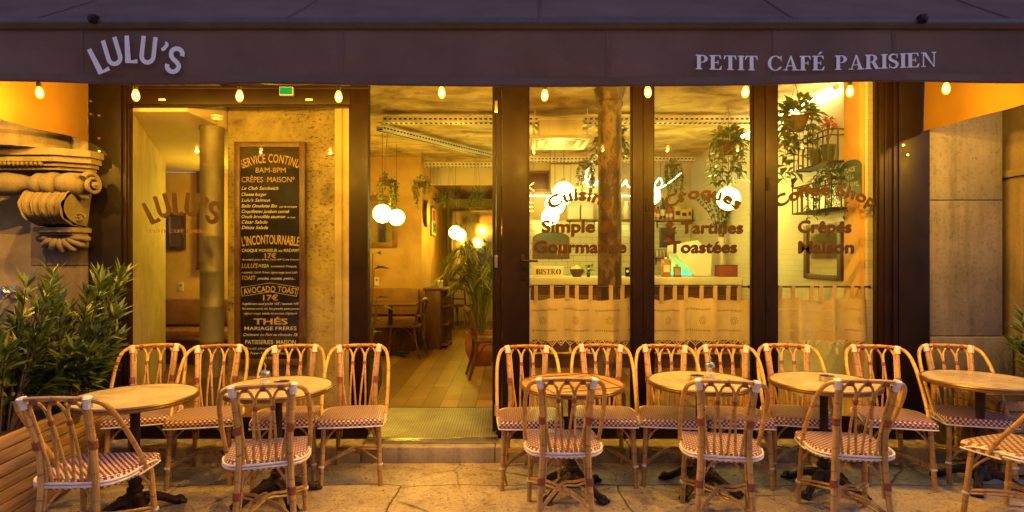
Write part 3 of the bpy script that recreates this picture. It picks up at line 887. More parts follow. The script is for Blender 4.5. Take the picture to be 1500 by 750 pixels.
# floors, ceilings, walls of the rooms
m = MB(); m.span(-6.2, 5, 5.52, 13.4, -0.02, ZF); m.span(-6.2, fx(541) - 0.02, 4.86, 5.52, -0.02, ZF); m.span(-0.09, 5, 4.86, 5.52, -0.02, ZF)
structure(m, 'floor', 'oak_floor')
m = MB(); m.span(-6.2, 5, 4.86, 10.3, 3.16, 3.3); structure(m, 'ceiling', 'ceiling')
m = MB(); m.span(-6.2, -2.66, 4.85, 8.26, 2.76, 3.14); part(m, 'soffit', 'soffit')
m = MB(); m.span(-2.642, -1.50, 5.5, 6.1, ZF, 3.155); part(m, 'plaster_pillar', 'plaster')
m = MB(); m.span(-1.497, -1.44, 5.0, 5.08, ZF, 3.155); m.span(-1.44, -1.30, 5.02, 5.07, ZF, 3.15); part(m, 'inner_jamb', 'alcove_plaster')
m = MB()
m.prism([(-3.10, 4.83, ZF), (-4.33, 7.4, ZF), (-6.0, 7.4, ZF), (-6.0, 4.83, ZF)], (0, 0, 2.585)); part(m, 'oblique_wall', 'alcove_plaster')
m = MB(); m.span(-6.2, -2.7, 8.26, 8.4, ZF, 2.757); part(m, 'alcove_wall', 'alcove_wall')
m = MB(); m.span(-2.84, -1.42, 9.3, 9.45, ZF, 3.157); m.span(-2.84, -2.7, 8.403, 9.297, ZF, 3.157); part(m, 'dining_wall', 'wall_ochre')
m = MB(); m.span(-1.56, -1.42, 9.453, 13.2, ZF, 3.157); part(m, 'corridor_wall', 'wall_ochre')
m = MB(); m.span(-1.417, 0.1, 13.0, 13.2, ZF, 2.9); part(m, 'end_wall', 'wall_pale')
m = MB(); m.span(-1.417, 0.098, 10.3, 10.42, 2.84, 3.3); part(m, 'bulkhead', 'soffit')
m = MB(); m.span(-1.417, 0.098, 10.423, 12.997, 2.86, 2.95); part(m, 'slatted_ceiling', 'slat_ceiling')
m = MB(); m.span(0.1, 3.04, 9.6, 9.75, ZF, 3.157); m.span(0.1, 0.22, 9.753, 12.997, ZF, 3.157); part(m, 'bar_wall', 'wall_pale')
m = MB(); m.span(0.103, 2.89, 9.585, 9.597, ZF, 2.17); part(m, 'tiled_splashback', 'tile_x')
m = MB(); m.span(2.9, 3.05, 4.86, 9.597, ZF, 3.157); part(m, 'tiled_side_wall', 'tile_y')
m = MB(); m.span(2.86, 2.897, 4.87, 5.10, ZF, 3.156); part(m, 'side_pier', 'wall_ochre')

# cast iron column
m = MB()
cx, cyy = fx(893, 5.6), 5.6
rr = 0.112
m.lathe([(rr * 1.35, ZF), (rr * 1.35, ZF + 0.1), (rr * 1.1, ZF + 0.16), (rr, ZF + 0.2), (rr, 2.98), (rr * 1.12, 3.0), (rr * 1.12, 3.03), (rr, 3.04), (rr * 1.2, 3.1), (rr * 1.35, 3.155)], 28, (cx, cyy, 0))
part(m, 'column', 'column')

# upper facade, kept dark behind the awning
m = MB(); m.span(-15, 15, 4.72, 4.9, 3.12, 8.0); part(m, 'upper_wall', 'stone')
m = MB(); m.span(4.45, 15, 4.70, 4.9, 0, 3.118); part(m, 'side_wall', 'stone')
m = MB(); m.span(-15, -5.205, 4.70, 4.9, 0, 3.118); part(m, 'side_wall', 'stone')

# black panels either side of the shopfront, with bolts
m = MB(); m.span(fx(137), fx(184), 4.69, 4.8, 0.0, 3.118, 0.004); o = part(m, 'side_panel', 'black')
for (x, y) in ((141, 151), (141, 170), (153, 172), (153, 205), (153, 224)):
    b = MB(); b.lathe([(0.0005, -0.008), (0.010, -0.007), (0.011, 0.0)], 10, (fx(x), 4.69, fz(y)), 'y'); part(b, 'bolt', 'steel', o)
m = MB(); m.span(fx(1310), fx(1354), 4.69, 4.8, 0.0, 3.118, 0.004); o = part(m, 'side_panel', 'black')
for (x, y) in ((1316, 215), (1322, 229)):
    b = MB(); b.lathe([(0.0005, -0.008), (0.011, -0.007), (0.012, 0.0)], 10, (fx(x), 4.69, fz(y)), 'y'); part(b, 'bolt', 'steel', o)

# stone piers
def blocks(mb, jb, x0, x1, yf, zs):
    for a, c in zip(zs[:-1], zs[1:]):
        mb.span(x0, x1, yf, 4.95, a + 0.003, c - 0.003, 0.006)
    jb.span(x0 + 0.01, x1 - 0.01, yf + 0.012, 4.94, zs[0], zs[-1])
m = MB(); jb = MB()
blocks(m, jb, fx(52), fx(136.5), 4.70, [0, 0.42, 0.98, 1.50, 2.05, 2.6, 3.117]); part(m, 'stone_pier', 'stone_warm'); part(jb, 'mortar', 'joint')
m = MB(); jb = MB()
blocks(m, jb, fx(1355.5), fx(1461), 4.70, [0.0, 0.94, 2.02, 3.117])
m.span(fx(1355.5), fx(1470), 4.66, 4.699, 0.0, 0.935, 0.008)
part(m, 'stone_pier', 'stone'); part(jb, 'mortar', 'joint')
# far pilaster with carved capital, beyond the pale pier
m = MB()
x0, x1 = fx(1466), fx(1560)
m.span(x0, x1, 4.55, 4.93, 0.0, 0.45, 0.01)
m.span(x0 + 0.05, x1, 4.60, 4.93, 0.45, 2.2, 0.008)
m.span(x0 + 0.10, x0 + 0.14, 4.57, 4.60, 0.6, 2.1, 0.006)
m.span(x0 + 0.2, x1, 4.585, 4.60, 0.6, 2.1, 0.006)
m.span(x0 + 0.02, x1, 4.55, 4.93, 2.2, 2.26, 0.012)
for k in range(5):
    m.tube([(x0 + 0.08 + k * 0.09, 4.56, 2.27), (x0 + 0.06 + k * 0.09, 4.5, 2.36), (x0 + 0.03 + k * 0.09, 4.47, 2.44), (x0 + 0.06 + k * 0.09, 4.44, 2.47)], [0.035, 0.045, 0.04, 0.02], 8, smooth=3)
for k in range(3):
    m.tube(arcspiral := [(x0 + 0.06 + k * 0.16 + 0.07 * (1 - t / 20) * math.cos(t * 0.6), 4.47, 2.62 + 0.07 * (1 - t / 20) * math.sin(t * 0.6)) for t in range(19)], 0.02, 6)
m.span(x0 - 0.02, x1, 4.46, 4.93, 2.74, 2.86, 0.02)
m.span(x0 + 0.05, x1, 4.52, 4.93, 2.26, 3.1)
part(m, 'carved_pilaster', 'stone_warm')

# neighbouring old wooden door at the far end, with ornate knob
m = MB(); m.span(-5.2, fx(52) - 0.003, 4.86, 4.95, 0.0, 2.55)
m.span(-5.0, fx(0) - 0.05, 4.835, 4.859, 0.3, 1.2, 0.01); m.span(-5.0, fx(0) - 0.05, 4.835, 4.859, 1.35, 2.3, 0.01)
m.span(fx(13), fx(15.5), 4.845, 4.859, 0.2, 2.5, 0.004)
od = part(m, 'old_door', 'old_door')
k = MB(); kc = at(8, 429, 4.72)
k.lathe([(0.001, -0.05), (0.03, -0.048), (0.05, -0.03), (0.055, -0.01), (0.035, 0.01), (0.02, 0.03), (0.02, 0.07), (0.05, 0.08), (0.055, 0.13)], 20, kc, 'y')
for i in range(10):
    a = 2 * PI * i / 10
    k.ball((kc.x + 0.042 * math.cos(a), kc.y - 0.032, kc.z + 0.042 * math.sin(a)), 0.011, 8)
part(k, 'door_knob', 'steel', od)
m = MB(); m.span(-5.4, fx(52) - 0.003, 4.76, 4.95, 2.55, 3.117); part(m, 'door_lintel', 'dark_wood')

# carved corbel on the left pier
cb = MB()
def abac(z0, z1, ext, bv=0.012):
    xr = fx(131); cb.prism([(-5.2, 4.69, z0), (-5.2, 4.42 - ext, z0), (xr - 0.22 + ext * 0.3, 4.42 - ext, z0), (xr + ext * 0.6 - 0.03, 4.56 - ext, z0), (xr + ext * 0.6 - 0.03, 4.69, z0)], (0, 0, z1 - z0))
abac(2.40, 2.47, 0.05); abac(2.34, 2.398, 0.02); abac(2.30, 2.338, -0.02); abac(2.265, 2.298, -0.05)
# dentils under the abacus
for i in range(26):
    cb.box((-3.72 - i * 0.035, 4.41, 2.32), (0.018, 0.03, 0.03), 0.003)
# fluted roll running along the wall
prof = []
L0, L1 = -5.0, fx(92, 4.5)
zc = 2.12; yc = 4.50
knots = [(0.02, 0.03), (0.085, 0.0), (0.115, -0.05), (0.12, -0.13), (0.105, -0.19), (0.085, -0.205), (0.115, -0.225), (0.125, -0.26), (0.115, -0.30), (0.09, -0.315), (0.112, -0.34), (0.115, -0.375), (0.09, -0.41), (0.075, -0.45), (0.10, -0.52), (0.12, -0.62), (0.115, -0.72), (0.08, -0.80), (0.08, -1.2)]
cb.lathe([(max(r, 0.01), L1 + h) for r, h in knots], 26, (0, yc, zc), 'x')
# volute spiral on the end of the roll
sp = []
for t in range(40):
    a = t * 0.36 + 0.5; r = 0.115 * (1 - t / 44)
    sp.append((L1 + 0.03 + t * 0.0012, yc - r * math.cos(a), zc + r * math.sin(a)))
cb.tube(sp, [0.026 * (1 - t / 55) for t in range(40)], 8)
cb.ball((L1 + 0.06, yc, zc), 0.03, 12)
# S curved acanthus body under the roll
prf, _ = spline([Vector(p) for p in ((0, 4.52, 2.06), (0, 4.42, 2.00), (0, 4.375, 1.92), (0, 4.385, 1.83), (0, 4.46, 1.755), (0, 4.57, 1.715), (0, 4.66, 1.70))], [1] * 7, 6)
nu = 48; vs = []; nw = len(prf)
for w, p in enumerate(prf):
    t_ = w / (nw - 1)
    hw = lerp(0.185, 0.135, t_)
    nrm_ = Vector((0, -1, 0)) if w == 0 else Vector((0, -(prf[w - 1].z - prf[min(w + 1, nw - 1)].z), -(prf[min(w + 1, nw - 1)].y - prf[w - 1].y))).normalized()
    for k in range(nu + 1):
        u = k / nu * 2 - 1
        lobe = abs(math.cos(u * PI * 2.5)) ** 0.6 * 0.034          # five raised leaf ribs with sharp valleys between
        vein = -0.010 * (abs(math.cos(u * PI * 2.5)) > 0.97)
        sc = 0.010 * math.sin(t_ * 30 - abs(math.sin(u * PI * 2.5)) * 3) * (1 - abs(math.cos(u * PI * 2.5)))
        rim = 0.030 if abs(u) > 0.93 else 0.0
        q = p + nrm_ * (lobe + vein + sc + rim) * (0.4 + 0.6 * math.sin(PI * min(1, t_ * 1.15)))
        vs.append((fx(79) + u * hw, q.y, q.z))
cb.add(vs, [(w * (nu + 1) + k, w * (nu + 1) + k + 1, (w + 1) * (nu + 1) + k + 1, (w + 1) * (nu + 1) + k) for w in range(nw - 1) for k in range(nu)])
for sx_ in (-1, 1):      # cheeks of the bracket
    cb.add([(fx(79) + sx_ * lerp(0.185, 0.135, w / (nw - 1)), p.y, p.z) for w, p in enumerate(prf)] + [(fx(79) + sx_ * lerp(0.185, 0.135, w / (nw - 1)), 4.69, p.z) for w, p in enumerate(prf)],
           [(w, w + 1, nw + w + 1, nw + w) for w in range(nw - 1)])
# outer side scroll and clutching leaf
cb.tube([(fx(112), 4.55, 2.10), (fx(117), 4.52, 2.02), (fx(122), 4.55, 1.98)], [0.03, 0.045, 0.025], 8, smooth=4)
cb.tube([(fx(114), 4.58, 2.14), (fx(122), 4.55, 2.07), (fx(128), 4.57, 2.05)], [0.03, 0.04, 0.02], 8, smooth=4)
cb.tube([(fx(110) + 0.05 * (1 - t / 22) * math.cos(t * 0.45), 4.55, 1.78 + 0.05 * (1 - t / 22) * math.sin(t * 0.45)) for t in range(20)], 0.014, 6)
# moulded shelf and shell pendant
cb.prism([(fx(44), 4.69, 1.63), (fx(48), 4.50, 1.63), (fx(106), 4.50, 1.63), (fx(112), 4.69, 1.63)], (0, 0, 0.05))
cb.prism([(fx(48), 4.69, 1.60), (fx(52), 4.53, 1.60), (fx(102), 4.53, 1.60), (fx(107), 4.69, 1.60)], (0, 0, 0.028))
scx = fx(80)
for i in range(7):
    a = R(200 + i * 23.3)
    e = Vector((scx + 0.20 * math.cos(a), 4.60, 1.625 + 0.175 * math.sin(a)))
    cb.tube([(scx + 0.03 * math.cos(a), 4.60, 1.61), (scx + 0.12 * math.cos(a), 4.57, 1.615 + 0.10 * math.sin(a)), e], [0.018, 0.038, 0.034], 10, smooth=3)
    cb.ball(e, 0.036, 10)
cb.span(scx - 0.16, scx + 0.16, 4.62, 4.69, 1.47, 1.60, 0.02)
cb.v = [(x * 0.953, 4.69 + (y - 4.69) * 0.85, 1.64 + (z - 1.47) * 0.745) for x, y, z in cb.v]
part(cb, 'carved_corbel', 'stone_warm', None, 0.7)
# column base standing on the corbel
m = MB()
m.lathe([(0.02, 2.386), (0.31, 2.386), (0.31, 2.45), (0.30, 2.473), (0.315, 2.50), (0.30, 2.53), (0.27, 2.545), (0.25, 2.58), (0.27, 2.64), (0.275, 2.625), (0.26, 2.645), (0.235, 2.66), (0.225, 3.11)], 32, (-3.80, 4.60, 0))
part(m, 'column_base', 'stone_warm')

# step, threshold, tread plate
m = MB()
xs = [fx(137), -2.2, -1.15, -0.13, 0.9, 1.95, fx(1355)]
for a, c in zip(xs[:-1], xs[1:]):
    m.span(a + 0.002, c - 0.002, 4.50, 4.86, -0.05, 0.12, 0.01)
part(m, 'step', 'step_stone')
m = MB(); m.span(fx(541), fx(728), 4.585, 4.665, 0.122, 0.148, 0.004); m.span(fx(541), fx(728), 4.60, 4.66, 0.1485, 0.153, 0.002); part(m, 'threshold', 'steel')
m = MB(); m.prism([(fx(541), 4.667, 0.10), (fx(541), 4.667, 0.150), (fx(541), 5.517, 0.166), (fx(541), 5.517, 0.10)], (fx(722) - fx(541) + 0.04, 0, 0)); part(m, 'tread_plate', 'tread', smooth=0)

# shopfront frames, panes, leaves
ZT = 3.115
def rails(mb, x0, x1, z0, z1, wl, wr, wt, wb, yd=0.045):
    mb.span(x0, x0 + wl, Y0 - yd, Y0 + yd, z0, z1, 0.006)
    mb.span(x1 - wr, x1, Y0 - yd, Y0 + yd, z0, z1, 0.006)
    mb.span(x0 + wl + 0.0005, x1 - wr - 0.0005, Y0 - yd + 0.003, Y0 + yd - 0.003, z1 - wt, z1, 0.005)
    mb.span(x0 + wl + 0.0005, x1 - wr - 0.0005, Y0 - yd + 0.003, Y0 + yd - 0.003, z0, z0 + wb, 0.005)
def beads(mb, x0, x1, z0, z1, w=0.014):
    for (a, c, d, e) in ((x0, x0 + w, z0, z1), (x1 - w, x1, z0, z1), (x0 + w, x1 - w, z0, z0 + w), (x0 + w, x1 - w, z1 - w, z1)):
        mb.span(a, c, Y0 - 0.03, Y0 - 0.005, d, e, 0.003)
def pane(parent, x0, x1, z0, z1):
    p = MB(); p.span(x0 - 0.006, x1 + 0.006, Y0 - 0.003, Y0 + 0.003, z0 - 0.006, z1 + 0.006)
    return part(p, 'pane', 'glass', parent, 0)
def emptypart(name, label=None):
    o = bpy.data.objects.new(name, None); o.empty_display_size = 0.1
    COL.objects.link(o); o.parent = B; o.location = (0, 0, 0)
    if label: o['label'] = label
    return o

w1 = emptypart('window', 'wide pane with the arched gold name')
m = MB(); xl, xr = fx(184.5), fx(541)
z1, zh = fz(155), fz(127)
rails(m, xl, xr, 0.122, 2.90, 0.030, fx(541) - fx(515), 2.90 - z1, 0.15)
m.span(xl, xr, Y0 - 0.04, Y0 + 0.04, 2.903, 2.93, 0.004); m.span(xl, xr, Y0 - 0.04, Y0 + 0.04, 3.04, ZT, 0.004)
m.span(xl, xl + 0.03, Y0 - 0.04, Y0 + 0.04, 2.9305, 3.0395); m.span(xr - 0.14, xr, Y0 - 0.04, Y0 + 0.04, 2.9305, 3.0395)
part(m, 'frame', 'frame', w1)
m = MB(); beads(m, xl + 0.03, fx(515), 0.272, z1); part(m, 'glazing_bead', 'frame', w1)
pane(w1, xl + 0.03, fx(515), 0.272, z1)
for x in (243, 456):
    m = MB(); m.box((fx(x), Y0 - 0.05, fz(148.5)), (0.055, 0.012, 0.016), 0.003); part(m, 'trickle_vent', 'white_plastic', w1)

w3 = emptypart('door', 'closed glazed door leaf with black lever handle')
m = MB(); xa, xb = fx(735.5), fx(940); rails(m, xa, xb, 0.122, ZT, fx(773) - xa, xb - fx(925), 0.1, 0.16)
m.span(fx(727), fx(735), Y0 - 0.03, Y0 + 0.03, 0.122, ZT, 0.004)
part(m, 'frame', 'frame', w3)
m = MB(); beads(m, fx(773), fx(925), 0.282, ZT - 0.1); part(m, 'glazing_bead', 'frame', w3)
pane(w3, fx(773), fx(925), 0.282, ZT - 0.1)
m = MB(); hx = fx(766)
hz = fz(382)
m.box((hx, Y0 - 0.048, fz(391)), (0.032, 0.008, 0.20), 0.004)
m.tube([(hx, Y0 - 0.05, hz), (hx, Y0 - 0.095, hz), (hx + 0.02, Y0 - 0.105, hz), (hx + 0.115, Y0 - 0.10, hz - 0.003)], [0.010, 0.010, 0.010, 0.008], 10, smooth=4)
m.lathe([(0.001, -0.012), (0.012, -0.011), (0.013, 0.0)], 12, (hx, Y0 - 0.05, fz(402)), 'y')
part(m, 'handle', 'black', w3)

w4 = emptypart('window', 'pane lettered for croques and tartines')
m = MB(); xa, xb = fx(940.5), fx(1117.5); rails(m, xa, xb, 0.122, ZT, fx(955) - xa, xb - fx(1101), 0.1, 0.16); part(m, 'frame', 'frame', w4)
m = MB(); beads(m, fx(955), fx(1101), 0.282, ZT - 0.1); part(m, 'glazing_bead', 'frame', w4)
pane(w4, fx(955), fx(1101), 0.282, ZT - 0.1)
w5 = emptypart('window', 'end pane lettered for coffee and crepes')
m = MB(); xa, xb = fx(1118), fx(1309.5); rails(m, xa, xb, 0.122, ZT, fx(1135) - xa, xb - fx(1283), 0.1, 0.16)
m.span(fx(1290), fx(1296), Y0 - 0.056, Y0 - 0.0455, 0.122, ZT - 0.01, 0.004); m.span(fx(1302), fx(1308), Y0 - 0.062, Y0 - 0.0455, 0.122, ZT - 0.01, 0.004)
part(m, 'frame', 'frame', w5)
m = MB(); beads(m, fx(1135), fx(1283), 0.282, ZT - 0.1); part(m, 'glazing_bead', 'frame', w5)
pane(w5, fx(1135), fx(1283), 0.282, ZT - 0.1)
for (x, zz) in ((1121, fz(270)), (1121, fz(445)), (946, fz(300)), (946, fz(470))):
    m = MB(); m.tube([(fx(x), Y0 - 0.052, zz - 0.05), (fx(x), Y0 - 0.052, zz + 0.05)], 0.009, 8); m.box((fx(x), Y0 - 0.046, zz), (0.03, 0.006, 0.09), 0.002); part(m, 'hinge', 'frame', w5 if x > 1000 else w4)

# the entrance leaf, folded open into the shop so that only its edge faces the street
w2 = emptypart('door', 'entrance door leaf folded open, seen on its edge')
m = MB(); m.span(fx(721.5), fx(726.5), 4.76, 5.52, 0.175, 0.30, 0.004); m.span(fx(721.5), fx(726.5), 4.76, 5.52, 2.98, 3.08, 0.004)
m.span(fx(721.5), fx(726.5), 4.72, 4.86, 0.175, 3.08, 0.004); m.span(fx(721.5), fx(726.5), 5.43, 5.525, 0.175, 3.08, 0.004)
part(m, 'frame', 'black', w2)
p = MB(); p.span(fx(723.5), fx(724.7), 4.85, 5.435, 0.295, 2.985); part(p, 'pane', 'glass', w2, 0)
for y in (158, 383, 598):
    m = MB(); m.box((fx(727), Y0 - 0.042, fz(y)), (0.024, 0.014, 0.10), 0.004)
    for d in (-0.03, 0.0, 0.03): m.lathe([(0.0005, -0.004), (0.007, -0.003), (0.007, 0.002)], 8, (fx(727), Y0 - 0.05, fz(y) + d), 'y')
    part(m, 'hinge', 'steel', w2)
m = MB(); m.span(fx(541), fx(735), Y0 - 0.04, Y0 + 0.04, 3.085, ZT, 0.004); part(m, 'door_head', 'frame')

# ---- lettering on the panes (real signwriting a few millimetres in front of the glass)
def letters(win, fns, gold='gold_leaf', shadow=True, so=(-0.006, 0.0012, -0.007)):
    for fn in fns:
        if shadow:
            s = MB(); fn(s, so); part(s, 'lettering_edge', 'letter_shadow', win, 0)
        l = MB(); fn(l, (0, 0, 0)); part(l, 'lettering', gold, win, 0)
YL = Y0 - 0.0075
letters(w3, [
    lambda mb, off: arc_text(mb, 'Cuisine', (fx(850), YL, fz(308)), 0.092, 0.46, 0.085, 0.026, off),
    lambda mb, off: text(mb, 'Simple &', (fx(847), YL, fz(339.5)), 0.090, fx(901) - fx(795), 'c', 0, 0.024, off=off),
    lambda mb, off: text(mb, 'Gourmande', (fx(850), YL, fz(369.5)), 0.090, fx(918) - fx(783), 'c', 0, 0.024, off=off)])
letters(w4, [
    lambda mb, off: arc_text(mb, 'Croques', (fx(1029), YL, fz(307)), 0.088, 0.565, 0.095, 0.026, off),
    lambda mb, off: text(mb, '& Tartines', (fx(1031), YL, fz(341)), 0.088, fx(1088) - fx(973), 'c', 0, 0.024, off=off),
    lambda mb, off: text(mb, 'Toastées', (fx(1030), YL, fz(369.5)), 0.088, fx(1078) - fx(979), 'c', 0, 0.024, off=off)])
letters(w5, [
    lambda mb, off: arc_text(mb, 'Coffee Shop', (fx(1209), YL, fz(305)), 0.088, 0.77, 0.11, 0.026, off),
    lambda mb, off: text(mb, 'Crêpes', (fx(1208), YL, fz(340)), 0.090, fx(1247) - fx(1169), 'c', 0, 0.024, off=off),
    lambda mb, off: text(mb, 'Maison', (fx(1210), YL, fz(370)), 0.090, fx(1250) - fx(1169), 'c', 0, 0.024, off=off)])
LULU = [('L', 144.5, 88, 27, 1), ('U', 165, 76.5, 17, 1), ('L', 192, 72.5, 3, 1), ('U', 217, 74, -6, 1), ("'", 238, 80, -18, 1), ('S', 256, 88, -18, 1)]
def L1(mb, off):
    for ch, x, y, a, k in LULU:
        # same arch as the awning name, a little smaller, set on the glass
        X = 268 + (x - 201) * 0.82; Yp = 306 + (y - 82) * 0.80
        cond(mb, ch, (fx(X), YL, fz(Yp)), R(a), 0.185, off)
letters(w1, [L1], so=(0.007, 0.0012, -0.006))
m = MB(); serif_text(m, 'PETIT CAFÉ PARISIEN', (fx(267), YL, fz(341)), 0.026, fx(315) - fx(222), step=-0.00003); part(m, 'small_lettering', 'pale_gold', w1, 0)

# ------------------------------------------------------------------ awning
YV = 3.20; ZV0 = 2.495; ZV1 = 2.80
AW = thing('awning', 'dark taupe fabric awning with lettered valance and orange lit ends', 'awning', (0, YV, ZV1))
AX0, AX1 = -3.40, 3.34
def awp(mb, name, mat, parent=None, smooth=0.8):
    o = mb.build(name, mat, None, smooth); o.parent = parent or AW
    o.location = -Vector((0, YV, ZV1)) if parent is None else Vector((0, 0, 0)); return o
def grid(mb, nx, nz, fn, thick=None):
    vs = [fn(i / nx, j / nz) for j in range(nz + 1) for i in range(nx + 1)]
    fs = [(j * (nx + 1) + i, j * (nx + 1) + i + 1, (j + 1) * (nx + 1) + i + 1, (j + 1) * (nx + 1) + i) for j in range(nz) for i in range(nx)]
    uv = []
    for f in fs: uv.append([(vs[k][0], vs[k][2]) for k in f])
    mb.add(vs, fs, uv)
    if thick:
        o = len(mb.v); d = Vector(thick)
        mb.add([Vector(v) + d for v in vs], [tuple(reversed(f)) for f in fs], uv)
        n = nx + 1; a = o - len(vs)
        rim = [i for i in range(n)] + [j * n + nx for j in range(1, nz + 1)] + [nz * n + i for i in range(nx - 1, -1, -1)] + [j * n for j in range(nz - 1, 0, -1)]
        for p, q in zip(rim, rim[1:] + rim[:1]):
            mb.f.append((a + p, a + q, o + q, o + p)); mb.uv.append([(0, 0)] * 4)
def vz(x):   # sag of the hem
    return 0.010 * math.cos(x * 1.1) - 0.004 * math.sin(x * 4.3) + 0.008 * (x / 3.3) ** 2
def valance_pt(u, w):
    x = lerp(AX0, AX1, u)
    z = lerp(ZV0 - vz(x) + 0.012 * (x / 3) ** 2, ZV1 + 0.01, w)
    y = YV + 0.016 * math.sin(x * 2.3 + 0.4) * (1 - w) + 0.009 * math.sin(x * 5.1 + w * 3) * (1 - w) - 0.010 * (1 - w) + 0.004 * math.sin(x * 13 + w * 5) * (1 - w) * w * 3
    return (x, y, z)
m = MB(); grid(m, 90, 8, valance_pt, (0, 0.004, 0))
val = awp(m, 'valance', 'awning')
m = MB(); grid(m, 90, 1, lambda u, w: tuple(Vector(valance_pt(u, 0.02 + 0.13 * w)) + Vector((0, -0.0035, 0))), (0, 0.002, 0)); awp(m, 'hem', 'awning', val)
for x in (-2.33, -0.92, 0.52, 1.42, 2.06):
    m = MB(); u0 = (x - AX0) / (AX1 - AX0)
    grid(m, 1, 8, lambda u, w: tuple(Vector(valance_pt(u0 + (u - 0.5) * 0.0035, w)) + Vector((0, -0.003, 0))), (0, 0.002, 0)); awp(m, 'valance_seam', 'awning', val)
SL = 0.74
def canopy_pt(u, w):
    x = lerp(AX0, AX1, u); y = lerp(YV + 0.02, 4.71, w)
    return (x, y, 2.835 + (y - YV) * SL - 0.035 * math.sin(PI * w) - 0.008 * math.sin(PI * w) * math.cos(x * 5))
m = MB(); grid(m, 60, 14, canopy_pt, (0, 0.003, -0.004)); can = awp(m, 'canopy', 'awning')
for x in (-2.63, -1.25, 0.15, 1.55, 2.75):
    m = MB(); m.tube([tuple(Vector(canopy_pt((x - AX0) / (AX1 - AX0) + 0.012 * w / 12, w / 12)) + Vector((0, 0, 0.003))) for w in range(13)], 0.006, 6); awp(m, 'seam', 'awning', can)
m = MB(); m.tube([(AX0 - 0.02, YV + 0.005, 2.825), (AX1 + 0.02, YV + 0.005, 2.825)], 0.034, 16); m.span(AX0, AX1, YV - 0.018, YV + 0.03, 2.797, 2.815, 0.004)
awp(m, 'front_bar', 'awning_bar')
for x in (138, 1350):
    m = MB(); X = fx(x, YV - 0.03)
    m.box((X, YV - 0.03, 2.838), (0.036, 0.05, 0.045), 0.008); m.lathe([(0.001, -0.02), (0.012, -0.018), (0.014, 0)], 10, (X, YV - 0.05, 2.83), 'y')
    awp(m, 'arm_bracket', 'iron')
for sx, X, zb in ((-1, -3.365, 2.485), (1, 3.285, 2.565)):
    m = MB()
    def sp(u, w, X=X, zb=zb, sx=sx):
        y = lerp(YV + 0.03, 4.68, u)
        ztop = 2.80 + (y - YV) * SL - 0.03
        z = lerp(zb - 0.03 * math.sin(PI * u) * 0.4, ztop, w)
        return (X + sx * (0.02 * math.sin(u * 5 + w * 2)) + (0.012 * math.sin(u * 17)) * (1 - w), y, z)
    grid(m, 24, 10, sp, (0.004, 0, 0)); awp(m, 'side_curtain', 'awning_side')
# valance writing
m = MB()
yv = YV - 0.028
for ch, x, y, a, k in LULU:
    cond(m, ch, (fx(x, yv), yv, fz(y, yv)), R(a), 0.152 if ch != "'" else 0.15)
awp(m, 'name_lettering', 'white_paint', val, 0)
m = []
lw = fx(1373, yv) - fx(1019, yv)
serif_text(m, 'PETIT CAFÉ PARISIEN', (fx(1196, yv), yv, fz(103, yv)), 0.078, lw, lambda x: 0.014 * (x / (lw / 2)) ** 2 + 0.008 * x / (lw / 2))
for q in m: awp(q, 'tagline_lettering', 'white_paint', val, 0)

# ------------------------------------------------------------------ festoon of bulbs under the valance
YB = 3.80
FS = thing('string_lights', 'string of warm glowing filament bulbs hanging under the awning hem', 'string lights', (0, YB, 2.64))
bx = [-60, 58, 199, 351, 496, 647, 798, 949, 1092, 1245, 1386, 1530]
bz = [129, 135, 139, 140, 141, 135, 139, 134, 134, 133, 129, 129]
pts = []
bl = []
for i, (x, y) in enumerate(zip(bx, bz)):
    X = fx(x, YB); Z = fz(y, YB); bl.append((X, Z))
    pts.append((X, YB, Z + 0.085))
    if i + 1 < len(bx):
        pts.append(((X + fx(bx[i + 1], YB)) / 2, YB, Z + 0.07))
m = MB(); m.tube(pts, 0.004, 6, smooth=4); o = m.build('cord', 'black_cord', None); o.parent = FS; o.location = -Vector((0, YB, 2.64))
bme = MB(); bme.lathe([(0.0005, -0.052), (0.012, -0.050), (0.022, -0.040), (0.029, -0.022), (0.030, -0.004), (0.026, 0.016), (0.019, 0.033), (0.014, 0.043)], 18)
sme = MB(); sme.lathe([(0.0145, 0.043), (0.018, 0.045), (0.018, 0.072), (0.012, 0.085), (0.004, 0.09)], 14)
bulb0 = bme.build('bulb', 'bulb_glass', FS); bulb0.scale = (0.78,) * 3
fme = MB(); fme.lathe([(0.0005, -0.036), (0.010, -0.032), (0.020, -0.016), (0.020, 0.0), (0.011, 0.016), (0.0005, 0.022)], 14); fme.build('filament', 'filament', bulb0); sock0 = sme.build('socket', 'black_cord', bulb0)
ld = bpy.data.lights.new('bulb_light', 'POINT'); ld.energy = 74.0; ld.color = BULB_COL; ld.shadow_soft_size = 0.008
lo = bpy.data.objects.new('bulb_light', ld); COL.objects.link(lo); lo.parent = bulb0; lo.location = (0, 0, -0.045)
for i, (X, Z) in enumerate(bl):
    q = bulb0 if i == 0 else copy_tree(bulb0, FS)
    q.location = (X, 0, Z - 2.64)
    q.rotation_euler = (rnd.uniform(-0.08, 0.08), rnd.uniform(-0.1, 0.1), 0)
